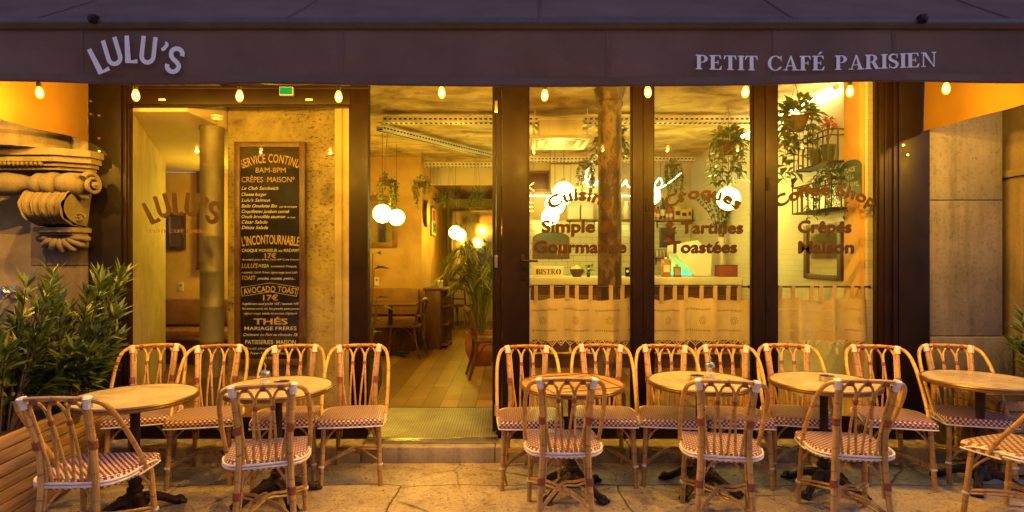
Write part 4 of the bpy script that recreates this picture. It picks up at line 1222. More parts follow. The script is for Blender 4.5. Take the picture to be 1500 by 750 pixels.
# ------------------------------------------------------------------ rattan bistro chairs (local +Y is the way the sitter faces)
def seat_outline(n=64):
    base = [(-0.215, 0.20), (-0.190, 0.222), (0, 0.228), (0.190, 0.222), (0.215, 0.20), (0.222, 0.08), (0.218, -0.06), (0.195, -0.135), (0.14, -0.180), (0.0, -0.195), (-0.14, -0.180), (-0.195, -0.135), (-0.218, -0.06), (-0.222, 0.08)]
    P = [Vector((x, y, 0)) for x, y in base]
    k = len(P); out = []
    for i in range(k):
        p0, p1, p2, p3 = P[i - 1], P[i], P[(i + 1) % k], P[(i + 2) % k]
        for j in range(5):
            t = j / 5
            out.append(0.5 * ((2 * p1) + (p2 - p0) * t + (2 * p0 - 5 * p1 + 4 * p2 - p3) * t * t + (3 * p1 - p0 - 3 * p2 + p3) * t ** 3))
    return out
OUTL = seat_outline()

def make_chair(name, label, weave='weave', rattan='rattan'):
    t = thing(name, label, 'chair')
    def P(mb, nm, mat, par=None): return mb.build(nm, mat, par or t)
    n = len(OUTL)
    # seat
    s = MB(); rings = [(0.0, 0.462), (0.35, 0.461), (0.65, 0.462), (0.88, 0.464), (0.96, 0.460)]
    vs = [Vector((0, 0, 0.460))]
    for k, z in rings[1:]:
        vs += [Vector((p.x * k, p.y * k, z)) for p in OUTL]
    fs = []
    for j in range(n): fs.append((0, 1 + j, 1 + (j + 1) % n)[::-1])
    for r in range(len(rings) - 2):
        a = 1 + r * n; b = a + n
        for j in range(n):
            j2 = (j + 1) % n; fs.append((a + j, a + j2, b + j2, b + j))
    fs = [tuple(reversed(f)) for f in fs]
    s.add(vs, fs, [[(vs[k].x, vs[k].y) for k in f] for f in fs])
    seat = P(s, 'seat', weave)
    # rolled edge
    e = MB(); prof = [(0.96, 0.460), (0.995, 0.452), (1.01, 0.438), (1.008, 0.422), (0.99, 0.410), (0.9, 0.408), (0.3, 0.410)]
    ac = [0.0]
    for j in range(n): ac.append(ac[-1] + (OUTL[(j + 1) % n] - OUTL[j]).length)
    dv = [0, 0.010, 0.0225, 0.037, 0.049, 0.07, 0.2]
    vs = []; fs = []; uv = []
    for k, z in prof: vs += [Vector((p.x * k, p.y * k, z)) for p in OUTL]
    for r in range(len(prof) - 1):
        for j in range(n):
            j2 = (j + 1) % n
            fs.append((r * n + j, (r + 1) * n + j, (r + 1) * n + j2, r * n + j2))
            uv.append([(ac[j], dv[r]), (ac[j], dv[r + 1]), (ac[j + 1], dv[r + 1]), (ac[j + 1], dv[r])])
    e.add(vs, fs, uv); P(e, 'seat_edge', 'weave_edge' if weave == 'weave' else weave, seat)
    bnd = MB()
    rear = [p for p in OUTL if p.y < 0.02]
    rear = sorted(rear, key=lambda p: math.atan2(p.x, -p.y))
    front = sorted([p for p in OUTL if p.y > -0.02], key=lambda p: math.atan2(-p.x, p.y))
    for dz, k, rad in ((0.0, 1.035, 0.0065), (-0.016, 1.035, 0.0065)):
        bnd.tube([Vector((p.x * k, p.y * k - 0.012, 0.447 + dz)) for p in rear], rad, 6)
    bnd.tube([Vector((p.x * 1.005, p.y * 1.005, 0.411)) for p in front], 0.0055, 6)
    bnd.tube([(0.218, -0.03, 0.447), (0.226, 0.1, 0.444), (0.222, 0.17, 0.430), (0.205, 0.215, 0.413)], 0.006, 6, smooth=3)
    bnd.tube([(-0.218, -0.03, 0.447), (-0.226, 0.1, 0.444), (-0.222, 0.17, 0.430), (-0.205, 0.215, 0.413)], 0.006, 6, smooth=3)
    P(bnd, 'seat_binding', 'white_wrap', seat)
    posts = []; legs = []; loops = []
    # rear posts: leg and upright in one cane
    def post(x): 
        return [(x * 1.13, -0.255, 0.0), (x * 1.02, -0.222, 0.22), (x * 0.93, -0.205, 0.43), (x * 0.93, -0.222, 0.62), (x * 1.0, -0.265, 0.76), (x * 1.05, -0.300, 0.868)]
    for sx in (-1, 1):
        q = MB(); q.tube(post(sx * 0.14), [0.0165, 0.0165, 0.017, 0.0165, 0.016, 0.015], 9, smooth=3)
        # a thin cane strapped alongside the post
        q.tube([(p[0] + sx * 0.022 * -1, p[1] + 0.004, p[2]) for p in post(sx * 0.14)[1:]], 0.007, 6, smooth=3)
        posts.append(P(q, 'back_post', rattan))
        q = MB(); q.tube([(sx * 0.197, 0.215, 0.0), (sx * 0.189, 0.195, 0.22), (sx * 0.182, 0.175, 0.42)], [0.0155, 0.0165, 0.0165], 9, smooth=2)
        legs.append(P(q, 'leg', rattan))
    # outer hoop
    h = MB()
    half = [(0.222, 0.06, 0.425), (0.228, 0.00, 0.52), (0.230, -0.10, 0.65), (0.226, -0.19, 0.765), (0.205, -0.262, 0.848), (0.160, -0.300, 0.880), (0.08, -0.312, 0.888)]
    pts = half + [(0, -0.315, 0.890)] + [(-x, y, z) for x, y, z in reversed(half)]
    h.tube(pts, 0.0128, 9, smooth=4); hoop = P(h, 'back_hoop', rattan)
    # three teardrop loops
    for cx in (-0.088, 0.0, 0.088):
        l = MB(); hw = 0.040
        lp = [(cx * 0.80 - 0.014, -0.195, 0.445), (cx * 0.9 - 0.024, -0.212, 0.58), (cx - hw, -0.255, 0.745), (cx - hw * 0.95, -0.285, 0.815), (cx - hw * 0.55, -0.300, 0.856), (cx, -0.305, 0.870)]
        lp = lp + [(2 * cx - x if i > 2 else x, y, z) for i, (x, y, z) in enumerate([])]
        rp = [(cx * 0.80 + 0.014, -0.195, 0.445), (cx * 0.9 + 0.024, -0.212, 0.58), (cx + hw, -0.255, 0.745), (cx + hw * 0.95, -0.285, 0.815), (cx + hw * 0.55, -0.300, 0.856)]
        l.tube(lp + rp[::-1], 0.0075, 7, smooth=4); loops.append(P(l, 'back_loop', rattan))
    # crossed stretchers, hoops round the legs, braces
    for sx in (-1, 1):
        q = MB(); q.tube([(sx * 0.197, 0.205, 0.155), (sx * 0.08, 0.06, 0.185), (0.0, -0.02 + 0.01 * sx, 0.192 + 0.012 * sx), (-sx * 0.08, -0.12, 0.168), (-sx * 0.150, -0.238, 0.128)], 0.0095, 7, smooth=3)
        q.tube([(sx * 0.197, 0.205, 0.138), (sx * 0.09, 0.05, 0.165), (0.0, -0.02 + 0.01 * sx, 0.172 + 0.012 * sx), (-sx * 0.09, -0.13, 0.148), (-sx * 0.150, -0.238, 0.110)], 0.0075, 6, smooth=3)
        P(q, 'stretcher', rattan)
        q = MB(); q.tube([(sx * 0.148, -0.224, 0.27), (sx * 0.10, -0.19, 0.35), (sx * 0.055, -0.165, 0.412)], 0.0075, 6, smooth=3); P(q, 'brace', rattan)
        q = MB(); q.tube([(sx * 0.188, 0.192, 0.27), (sx * 0.17, 0.14, 0.34), (sx * 0.165, 0.06, 0.412)], 0.0075, 6, smooth=3); P(q, 'brace', rattan)
        q = MB(); q.tube([(sx * 0.180, 0.19, 0.29), (sx * 0.135, 0.17, 0.36), (sx * 0.075, 0.165, 0.412)], 0.0075, 6, smooth=3); P(q, 'brace', rattan)
    def wrap(p, q_, rad, mat, par, nm): 
        m_ = MB(); m_.tube([p, q_], rad, 10); P(m_, nm, mat, par)
    for sx, par, lg in ((-1, posts[0], legs[0]), (1, posts[1], legs[1])):
        wrap((sx * 0.131, -0.224, 0.625), (sx * 0.133, -0.234, 0.665), 0.0225, 'red_wrap', par, 'red_wrapping')
        wrap((sx * 0.1385, -0.217, 0.268), (sx * 0.1365, -0.214, 0.308), 0.0225, 'red_wrap', par, 'red_wrapping')
        wrap((sx * 0.146, -0.291, 0.84), (sx * 0.151, -0.305, 0.893), 0.0215, 'white_wrap', par, 'white_wrapping')
        wrap((sx * 0.135, -0.307, 0.885), (sx * 0.168, -0.298, 0.878), 0.0165, 'white_wrap', hoop, 'white_wrapping')
        wrap((sx * 0.196, 0.2035, 0.137), (sx * 0.195, 0.2015, 0.150), 0.0195, 'white_wrap', lg, 'white_wrapping')
    for cx, lp_ in zip((-0.088, 0, 0.088), loops):
        wrap((cx - 0.013, -0.309, 0.878), (cx + 0.013, -0.309, 0.878), 0.0195, 'red_wrap', lp_, 'red_wrapping')
    for cx, lp_ in zip((-0.044, 0.044), loops[1:]):
        wrap((cx, -0.268, 0.775), (cx, -0.259, 0.752), 0.0135, 'red_wrap', lp_, 'red_wrapping')
    return t

CH_N = 0
def put_chair(src, x, y, rz, label, group, z=0.0):
    rz += rnd.uniform(-0.035, 0.035)
    c = src if src.get('placed') is None else copy_tree(src)
    if src.get('placed') is None: src['placed'] = 1
    c.location = (x, y, z); c.rotation_euler = (0, 0, rz); c['label'] = label; c['group'] = group
    return c
ch0 = make_chair('rattan_chair', '')
# facing the street, backs to the shopfront: rotation 180 degrees; (back top pixel, front of seat pixel)
G1 = 'rattan chairs with their backs to the shopfront'
rowF = [
 (225, 203, 0.04, 'street-facing rattan chair, nearest the leafy planter'),
 (318, 292, 0.0, 'street-facing rattan chair, between planter table and shaker table'),
 (431, 416, 0.0, 'street-facing rattan chair, below the tall menu board'),
 (527, 513, 0.02, 'street-facing rattan chair, at the menu side of the open doorway'),
 (771, 779, -0.03, 'street-facing rattan chair, just past the open doorway by the hinged post'),
 (881, 888, 0.02, 'street-facing rattan chair, below the lettering Gourmande'),
 (975, 986, 0.0, 'street-facing rattan chair, at the post between the Cuisine and Croques panes'),
 (1063, 1087, -0.01, 'street-facing rattan chair, below the lettering Toastées'),
 (1153, 1178, 0.03, 'street-facing rattan chair, at the post between the Croques and Coffee Shop panes'),
 (1281, 1322, -0.02, 'street-facing rattan chair, in front of the black end panel'),
 (1388, 1440, 0.02, 'street-facing rattan chair against the pale stone pier'),
]
for (xb, xs, dy, lab) in rowF:
    Yb, Ys = 4.50 + dy, 4.02 + dy
    p0 = Vector((fx(xb, Yb), Yb)); p1 = Vector((fx(xs, Ys), Ys))
    d = (p1 - p0)
    rz = math.atan2(d.y, d.x) - PI / 2
    c = p0.lerp(p1, 0.58)
    put_chair(ch0, c.x, c.y, rz, lab, G1)
G2 = 'rattan chairs with their backs to the street'
for (x, y, a, lab) in [
 (-2.20, 3.13, 4, 'rattan chair turned to the shopfront, beside the plank planter'),
 (-1.40, 3.40, 17, 'rattan chair turned to the shopfront, at the table with shaker and ashtray by the menu'),
 (0.305, 3.58, 0, 'rattan chair turned to the shopfront, at the slatted wooden table'),
 (1.235, 3.52, -11, 'rattan chair turned to the shopfront, at the shaker and ashtray table before the Croques pane'),
 (1.985, 3.53, -9, 'rattan chair turned to the shopfront, at the table holding only an ashtray'),
]:
    put_chair(ch0, x, y, R(a), lab, G2)
ch1 = make_chair('rattan_chair', '', 'weave_cream', 'rattan')
put_chair(ch1, 3.00, 3.46, R(20), 'rattan chair with cream and brown seat, cut off at the picture edge', G2)

# ------------------------------------------------------------------ bistro tables
def make_table(label, top='table_top'):
    t = thing('bistro_table', label, 'table')
    r = 0.345
    q = MB(); q.lathe([(0.001, 0.700), (r - 0.012, 0.700), (r - 0.010, 0.702), (r - 0.010, 0.728), (r - 0.014, 0.7305), (0.001, 0.7315)], 64); tp = q.build('tabletop', top, t, 0.4)
    q = MB(); q.lathe([(r - 0.02, 0.697), (r - 0.002, 0.699), (r + 0.003, 0.706), (r + 0.003, 0.712), (r, 0.715), (r + 0.003, 0.718), (r + 0.003, 0.725), (r - 0.002, 0.731), (r - 0.0102, 0.7315)], 64); q.build('rim', 'table_rim', tp, 0.5)
    if top == 'table_wood':
        q = MB(); R0 = 0.335
        for k in range(4):
            a0, a1 = k * PI / 2 + 0.35, (k + 1) * PI / 2 + 0.35
            p0 = Vector((R0 * math.cos(a0), R0 * math.sin(a0), 0.7325)); p1 = Vector((R0 * math.cos(a1), R0 * math.sin(a1), 0.7325))
            for s0 in (1.0, 0.62):
                d = (p1 - p0) * s0; mid = (p0 + p1) / 2 * s0; mid.z = 0.7328
                q.box(mid, (d.length * 0.985, 0.009, 0.0016), 0, (0, 0, math.atan2(d.y, d.x)))
        q.build('inlay', 'table_inlay', tp)
    q = MB(); q.lathe([(0.09, 0.698), (0.085, 0.685), (0.04, 0.672), (0.032, 0.66), (0.027, 0.60), (0.026, 0.40), (0.029, 0.33), (0.038, 0.325), (0.038, 0.31), (0.027, 0.30), (0.034, 0.26), (0.040, 0.22), (0.032, 0.185), (0.044, 0.178), (0.046, 0.160), (0.034, 0.150), (0.05, 0.12), (0.07, 0.095), (0.075, 0.07), (0.05, 0.045), (0.001, 0.04)], 20)
    q.build('column', 'iron', t)
    for k in range(4):
        a = k * PI / 2
        q = MB(); pr = [(0.045, 0.10), (0.11, 0.092), (0.17, 0.062), (0.215, 0.034), (0.255, 0.026), (0.275, 0.020)]
        q.tube([(x * math.cos(a), x * math.sin(a), z) for x, z in pr], [0.036, 0.028, 0.024, 0.024, 0.030, 0.018], 10, smooth=3)
        for da in (-0.09, 0.0, 0.09): q.tube([(0.245 * math.cos(a + da), 0.245 * math.sin(a + da), 0.024), (0.285 * math.cos(a + da), 0.285 * math.sin(a + da), 0.013)], [0.016, 0.011], 7)
        q.build('foot', 'iron', t)
    return t
G3 = 'round bistro tables on the pavement'
T0 = make_table('round cream bistro table with a bare top, beside the leafy planter')
T3 = make_table('round bistro table with slatted wooden top and dark inlaid square', 'table_wood')
tabs = [(T0, 198, 579, 50, None), (None, 407, 565.5, 40, 'round cream bistro table with shaker and ashtray, before the tall menu board'), (T3, 838, 560.5, 45, None),
        (None, 1025, 557, 52, 'round cream bistro table with shaker and ashtray, before the Croques pane'), (None, 1207, 558, 38, 'round cream bistro table holding only an ashtray'), (None, 1436, 555, 48, 'round cream bistro table with a bare top, before the pale stone pier')]
TPOS = []
for src, x, y, a, lab in tabs:
    o = src or copy_tree(T0)
    Y = (CH - 0.731) * F / (y - HY)
    o.location = (fx(x, Y), Y, 0); o.rotation_euler = (0, 0, R(a)); o['group'] = G3
    if lab: o['label'] = lab
    TPOS.append(o.location.copy())

def on_table(i, x, y):
    Y = (CH - 0.7325) * F / (y - HY)
    return Vector((fx(x, Y), Y, 0.7325))
def shaker(loc, label):
    t = thing('sugar_shaker', label, 'sugar shaker', loc, 0, 'sugar shakers on the tables')
    q = MB(); q.lathe([(0.001, 0.0), (0.030, 0.001), (0.034, 0.01), (0.034, 0.045), (0.028, 0.058), (0.028, 0.066), (0.031, 0.075), (0.031, 0.09), (0.029, 0.0905)], 22); q.build('jar', 'glass', t)
    q = MB(); q.lathe([(0.001, 0.004), (0.027, 0.005), (0.030, 0.012), (0.030, 0.043), (0.020, 0.052), (0.001, 0.054)], 18); q.build('sugar', 'sugar', t)
    q = MB(); q.lathe([(0.032, 0.084), (0.034, 0.086), (0.034, 0.100), (0.028, 0.112), (0.014, 0.118), (0.008, 0.120), (0.001, 0.1205)], 20); q.tube([(0, 0, 0.118), (0.004, 0, 0.145), (-0.008, 0, 0.165)], 0.006, 8); q.build('lid', 'steel', t)
shaker(on_table(1, 388, 569.5), 'glass sugar shaker with metal spout on the table before the tall menu board')
shaker(on_table(3, 1040, 555.5), 'glass sugar shaker with metal spout on the table before the Croques pane')
def ashtray(loc, label, first=[None]):
    if first[0] is None:
        t = thing('ashtray', label, 'ashtray', loc, 0, 'steel ashtrays on the tables')
        q = MB(); q.lathe([(0.001, 0.0), (0.046, 0.0), (0.048, 0.004), (0.048, 0.030), (0.050, 0.034), (0.046, 0.034), (0.044, 0.030), (0.043, 0.008), (0.001, 0.006)], 28); q.build('bowl', 'steel', t)
        q = MB(); q.lathe([(0.030, 0.027), (0.043, 0.029), (0.043, 0.032), (0.030, 0.030)], 24); q.build('rim', 'iron', t)
        first[0] = t
    else:
        t = copy_tree(first[0]); t.location = loc; t['label'] = label
ashtray(on_table(1, 413, 566), 'round steel ashtray beside the shaker before the tall menu board')
ashtray(on_table(3, 1021, 557), 'round steel ashtray beside the shaker before the Croques pane')
ashtray(on_table(4, 1211, 557.5), 'round steel ashtray alone on its table')
# ------------------------------------------------------------------ cafe curtains on rods, just behind the glass
def curtain(x0, x1, label, seed):
    Y = 4.862
    X0, X1 = fx(x0, Y), fx(x1, Y)
    zr, zt, zb = fz(420, Y), fz(437, Y), fz(499, Y)
    t = thing('cafe_curtain', label, 'curtain', (X0, Y, zr), 0, 'linen half curtains behind the panes')
    r = random.Random(seed)
    ph = [r.uniform(0, 6) for _ in range(5)]
    Wd = X1 - X0
    def wav(u, w):
        x = u * Wd
        return (0.034 * math.sin(x * 23 + ph[0] + 1.1 * math.sin(x * 5 + ph[1])) + 0.014 * math.sin(x * 47 + ph[2])) * (1.1 - 0.5 * w)
    def topz(u):
        return zt - 0.012 * abs(math.sin(u * PI * 5)) - 0.01 * math.sin(u * 9 + ph[3])
    q = MB(); nx, nz = 120, 14
    vs = []; uv = []
    for j in range(nz + 1):
        for i in range(nx + 1):
            u, w = i / nx, j / nz
            vs.append((X0 + Wd * u + 0.01 * math.sin(u * 30 + ph[4]) * (1 - w) - X0, wav(u, w), lerp(zb, topz(u), w) - zr))
            uv.append((u * Wd * 1.25 + seed, w * (zt - zb)))
    fs = [(j * (nx + 1) + i, j * (nx + 1) + i + 1, (j + 1) * (nx + 1) + i + 1, (j + 1) * (nx + 1) + i) for j in range(nz) for i in range(nx)]
    q.add(vs, fs, [[uv[k] for k in f] for f in fs]); cl = q.build('cloth', 'curtain', t, 1.2)
    q = MB()
    nt = 7
    for k in range(nt):
        u = (k + 0.5) / nt + r.uniform(-0.035, 0.035); w = 0.030
        xa = u * Wd; z0 = topz(u) - zr - 0.01
        for dy in (-0.012, 0.012):
            q.add([(xa - w / 2, wav(u, 1) * 0.4 + dy * 0.3, z0), (xa + w / 2, wav(u, 1) * 0.4 + dy * 0.3, z0), (xa + w / 2, dy, 0.010), (xa - w / 2, dy, 0.010)], [(0, 1, 2, 3)], [[(0, 0.5)] * 4])
        q.add([(xa - w / 2, -0.012, 0.010), (xa + w / 2, -0.012, 0.010), (xa + w / 2, 0.012, 0.010), (xa - w / 2, 0.012, 0.010)], [(0, 1, 2, 3)], [[(0, 0.5)] * 4])
    q.build('tab', 'curtain', cl)
    q = MB(); n = int(Wd / 0.075)
    for k in range(n):
        xa = (k + 0.5) * Wd / n; z0 = zb - zr; y = wav(xa / Wd, 0)
        for s in (-1, 1):
            q.tube([(xa + s * Wd / n / 2, wav(min(1, max(0, (xa + s * Wd / n / 2) / Wd)), 0), z0), (xa + s * 0.012, y, z0 - 0.028), (xa, y, z0 - 0.042)], 0.004, 5)
            q.tube([(xa + s * Wd / n / 4, y, z0), (xa, y, z0 - 0.022)], 0.0035, 5)
        if k % 2 == 0:
            q.tube([(xa, y, z0 - 0.042), (xa + 0.002, y, z0 - 0.062)], 0.003, 5)
            q.tube([(xa, y, z0 - 0.06), (xa, y, z0 - 0.07), (xa + 0.003, y, z0 - 0.105)], [0.006, 0.010, 0.013], 8)
    q.build('tassel_fringe', 'fringe', cl)
    q = MB(); q.tube([(-0.01, 0, 0), (Wd + 0.01, 0, 0)], 0.007, 8)
    for s in (-0.006, Wd + 0.006): q.ball((s, 0, 0), 0.014, 10)
    q.build('rod', 'iron', t)
curtain(775, 923, 'linen half curtain with tassels behind the pane lettered Gourmande', 1)
curtain(957, 1096, 'linen half curtain with tassels behind the pane lettered Toastées', 2)
curtain(1137, 1272, 'linen half curtain with tassels behind the pane lettered Crêpes Maison', 3)

# ------------------------------------------------------------------ tall menu board
YM = 5.43
MBD = thing('menu_board', 'tall blackboard menu in an oak frame, hand lettered in gold and cream', 'menu board', (fx(396, YM), YM, fz(532, YM)))
def mbp(mb, name, mat, par=None, smooth=0.6):
    o = mb.build(name, mat, None, smooth); o.parent = par or MBD; o.location = -MBD.location if par is None else Vector((0, 0, 0)); return o
xl, xr, zt, zb = fx(345, YM), fx(448, YM), fz(208, YM), fz(534, YM)
m = MB(); fw = 0.052
m.span(xl, xl + fw, YM - 0.03, YM + 0.03, zb, zt, 0.006); m.span(xr - fw, xr, YM - 0.03, YM + 0.03, zb, zt, 0.006)
m.span(xl + fw + 0.001, xr - fw - 0.001, YM - 0.028, YM + 0.028, zt - fw, zt, 0.006); m.span(xl + fw + 0.001, xr - fw - 0.001, YM - 0.028, YM + 0.028, zb, zb + fw, 0.006)
mbp(m, 'frame', 'oak_frame')
m = MB(); m.span(xl + 0.03, xr - 0.03, YM, YM + 0.025, zb + 0.03, zt - 0.03); slate = mbp(m, 'panel', 'slate')
gold = MB(); cream = MB()
yt = YM - 0.003
X0m, X1m = fx(353, YM), fx(440, YM)
XC = (X0m + X1m) / 2; WM = X1m - X0m
px = YM / F
def mt(mb, s, y, hpx0, wpx=None, x=None, al='c', shear=0.0, bold=0.0, k=1):
    hpx = hpx0 * (0.92 if mb is gold else 0.84); bold *= 0.6
    X = {'c': XC, 'l': X0m + 0.01, 'r': X1m - 0.01}[al] if x is None else fx(x, YM)
    text(mb, s, (X, yt - 0.0002 * k, fz(y, YM) - 0.0), hpx * px, None if wpx is None else wpx * px, al, shear, bold)
arc_text(gold, 'SERVICE CONTINU', (XC, yt, fz(247, YM)), 12 * px, 82 * px, 9 * px, 0.01)
mt(gold, '8AM-8PM', 253, 8, 44)
mt(gold, 'CRÊPES  MAISON*', 267, 8.5, 78, 354, 'l')
for s, y, w in (('Le Club Sandwich', 278, 54), ('Cheese burger', 287, 37), ("Lulu's Salmon", 295.5, 42), ('Belle Omelette Bio', 304, 52), ('Coquillettes jambon comté', 312, 70), ('Oeufs brouillés saumon', 319.5, 64), ('César Salade', 327.5, 38), ('Détox Salade', 335.5, 39)):
    mt(cream, s, y, 5.6, w, 354, 'l', 0.35, 0.012)
mt(cream, 'pain de campagne', 304, 3.2, 26, 409, 'l', 0.35)
mt(cream, 'au choix', 319.5, 3.2, 12, 421, 'l', 0.35)
arc_text(gold, "L'INCONTOURNABLE", (XC, yt, fz(360.5, YM)), 13 * px, 83 * px, 3 * px, 0.02)
mt(cream, 'CROQUE MONSIEUR ou MADAME', 369, 5.2, 84, None, 'c', 0, 0.008)
mt(gold, '17€', 378, 7.5, 17, None, 'c', 0, 0.025)
mt(cream, 'Pain artisanal, jambon de Paris, Comté AOP 12 mois, Emmental', 381.5, 3.2, 84, None, 'c', 0.35)
mt(gold, "LULU'S", 392.5, 7, 24, 354, 'l', 0.2, 0.02)
mt(cream, 'PIZZA', 391.5, 5, 15, 379, 'l', 0.1, 0.01); mt(cream, 'emmental français,', 391.5, 3.6, 38, 397, 'l', 0.35, 0.008)
mt(cream, "mozzarella, Comté 18 mois, oignon rouge, sauce Lulu's", 400.5, 4.0, 82, 354, 'l', 0.35, 0.005)
mt(gold, 'TOAST', 410, 6.5, 21, 354, 'l', 0.2, 0.02)
mt(cream, 'poulet, mozza, pesto...', 409.5, 4.6, 56, 377, 'l', 0.35, 0.01)
arc_text(gold, 'AVOCADO TOAST', (XC, yt, fz(431.5, YM)), 8.5 * px, 78 * px, 4 * px, 0.015)
# banner outline round it
bn = [(353, 421), (396, 414.5), (438, 421), (434.5, 434), (396, 427.5), (355, 434), (353, 421)]
for p, q in zip(bn[:-1], bn[1:]):
    cream.tube([(fx(p[0], YM), yt, fz(p[1], YM)), (fx(q[0], YM), yt, fz(q[1], YM))], 0.0016, 5)
mt(gold, '17€', 440, 8.5, 22, None, 'c', 0, 0.03)
mt(cream, 'Supplément oeuf poché +2€ / saumon +5€', 446.5, 4.2, 84, None, 'c', 0.35, 0.006)
mt(cream, 'Pain artisanal, avocat, dés, feta, grenades, jeunes pousses', 453.5, 3.8, 84, None, 'c', 0.35, 0.004)
mt(cream, "oignon rouge, salade de pousses d'épinard", 460.5, 3.8, 78, None, 'c', 0.35, 0.004)
mt(gold, 'THÉS', 475, 9, 50, None, 'c', 0, 0.045)
mt(cream, 'MARIAGE FRÈRES', 483.5, 6, 76, None, 'c', 0, 0.008)
mt(cream, 'Croissant ou Pain au chocolat 3$', 492, 4.8, 80, None, 'c', 0.35, 0.008)
mt(cream, 'PATISSERIES  MAISON', 504, 7, 74, None, 'c', 0, 0.01)
mt(cream, 'Mi-cuit chocolat, Tarte Tatin', 512, 4.6, 80, None, 'c', 0.35, 0.008)
mt(cream, 'New-York Cheesecake', 519, 4.6, 60, None, 'c', 0.35, 0.008)
mt(cream, '8.00€', 526, 4.6, 18, None, 'c', 0.2, 0.008)
mbp(gold, 'gold_lettering', 'chalk_gold', slate, 0); mbp(cream, 'cream_lettering', 'chalk_cream', slate, 0)

# ------------------------------------------------------------------ left rooms
D = thing('ventilation_duct', 'round galvanised duct rising to the soffit beside the plaster pillar', 'duct', (-2.752, 5.43, ZF))
q = MB(); pr = []
for k in range(9):
    z = k * 0.32; pr += [(0.102, z), (0.102, z + 0.30), (0.1032, z + 0.303), (0.1032, z + 0.317)]
pr[-1] = (0.102, 2.59)
pr = [p for p in pr if p[1] <= 2.59]
q.lathe(pr, 32); q.build('pipe', 'duct_metal', D)
q = MB(); q.lathe([(0.106, 2.555), (0.110, 2.575), (0.110, 2.588), (0.1, 2.589)], 32); q.lathe([(0.107, 0.0), (0.107, 0.05), (0.1025, 0.052)], 32); q.build('collar', 'duct_metal', D)

t = thing('smoke_detector', 'small round white detector on the soffit', 'smoke detector', (fx(318, 5.0), 5.0, 2.76))
q = MB(); q.lathe([(0.001, -0.04), (0.03, -0.038), (0.045, -0.022), (0.05, 0.0)], 24); q.build('cap', 'white_plastic', t)
q = MB(); q.lathe([(0.046, -0.0212), (0.0475, -0.017), (0.0485, -0.012)], 24); q.build('vent', 'grey_plastic', t)

def framed(name, label, cat, x0, x1, y0, y1, Y, fmat, inner, fwid=0.05, depth=0.05, group=None):
    a, b, c, d = fx(x0, Y), fx(x1, Y), fz(y1, Y), fz(y0, Y)
    t = thing(name, label, cat, ((a + b) / 2, Y, c), 0, group)
    q = MB(); w, h = b - a, d - c
    q.span(-w / 2, -w / 2 + fwid, -depth, 0, 0, h, 0.006); q.span(w / 2 - fwid, w / 2, -depth, 0, 0, h, 0.006)
    q.span(-w / 2 + fwid + 0.001, w / 2 - fwid - 0.001, -depth + 0.002, 0, h - fwid, h, 0.006); q.span(-w / 2 + fwid + 0.001, w / 2 - fwid - 0.001, -depth + 0.002, 0, 0, fwid, 0.006)
    q.build('frame', fmat, t)
    q = MB(); q.span(-w / 2 + fwid * 0.6, w / 2 - fwid * 0.6, -depth * 0.45, -0.004, fwid * 0.6, h - fwid * 0.6); q.build('panel', inner, t)
    return t
framed('wall_mirror', 'small gilt framed mirror on the ochre alcove wall behind the gold name', 'mirror', 245, 273, 312, 366, 8.25, 'oak_frame', 'mirror', 0.05)
t = thing('wooden_post', 'dark upright timber on the alcove wall beside the duct', 'post', (fx(294, 8.2), 8.2, 0))
q = MB(); q.span(-0.04, 0.04, -0.04, 0.05, 1.45, 2.755, 0.006); q.build('shaft', 'dark_wood', t)
q = MB(); q.span(-0.05, 0.05, -0.05, 0.05, 1.40, 1.45, 0.008); q.build('foot', 'dark_wood', t)
def plate(name, label, x, y, Y):
    t = thing(name, label, 'socket', (fx(x, Y), Y, fz(y, Y)), 0)
    q = MB(); q.box((0, -0.006, 0), (0.075, 0.010, 0.13), 0.004); q.build('cover', 'white_plastic', t)
    q = MB(); q.lathe([(0.001, -0.0135), (0.020, -0.0135), (0.021, -0.0115)], 16, (0, 0, 0.02), 'y'); q.build('insert', 'grey_plastic', t)
plate('wall_socket', 'white socket on the ochre alcove wall above the tan bench', 265, 420, 8.257)
plate('wall_socket', 'white socket on the dining wall at the left door jamb', 552, 412, 9.297)
def bench(label, x0, x1, y, d, zs, zb):
    t = thing('banquette', label, 'banquette', ((x0 + x1) / 2, y, ZF), 0, 'tan leather banquettes')
    w = x1 - x0
    q = MB(); q.box((0, -d / 2, (zs - ZF) - 0.07), (w, d, 0.14), 0.045); q.build('seat', 'leather', t)
    n = max(1, round(w / 1.2)); q = MB()
    for k in range(n): q.box((-w / 2 + (k + 0.5) * w / n, -0.07, (zs + zb) / 2 - ZF + 0.01), (w / n - 0.004, 0.14, zb - zs - 0.02), 0.04)
    q.build('backrest', 'leather', t)
    q = MB(); q.span(-w / 2 + 0.02, w / 2 - 0.02, -d + 0.06, -0.02, 0.001, zs - ZF - 0.141, 0.004); q.build('base', 'dark_wood', t)
bench('tan leather bench in the alcove, seen behind the gold name', -5.0, -2.86, 8.24, 0.55, 0.62, 1.0)
bench('tan leather bench along the dining wall, seen through the doorway', -2.68, -1.44, 9.29, 0.55, 0.66, 1.09)
framed('wall_mirror', 'large wood framed mirror on the dining wall behind the globes', 'mirror', 505, 582, 287, 362, 9.29, 'mid_wood', 'mirror', 0.075)

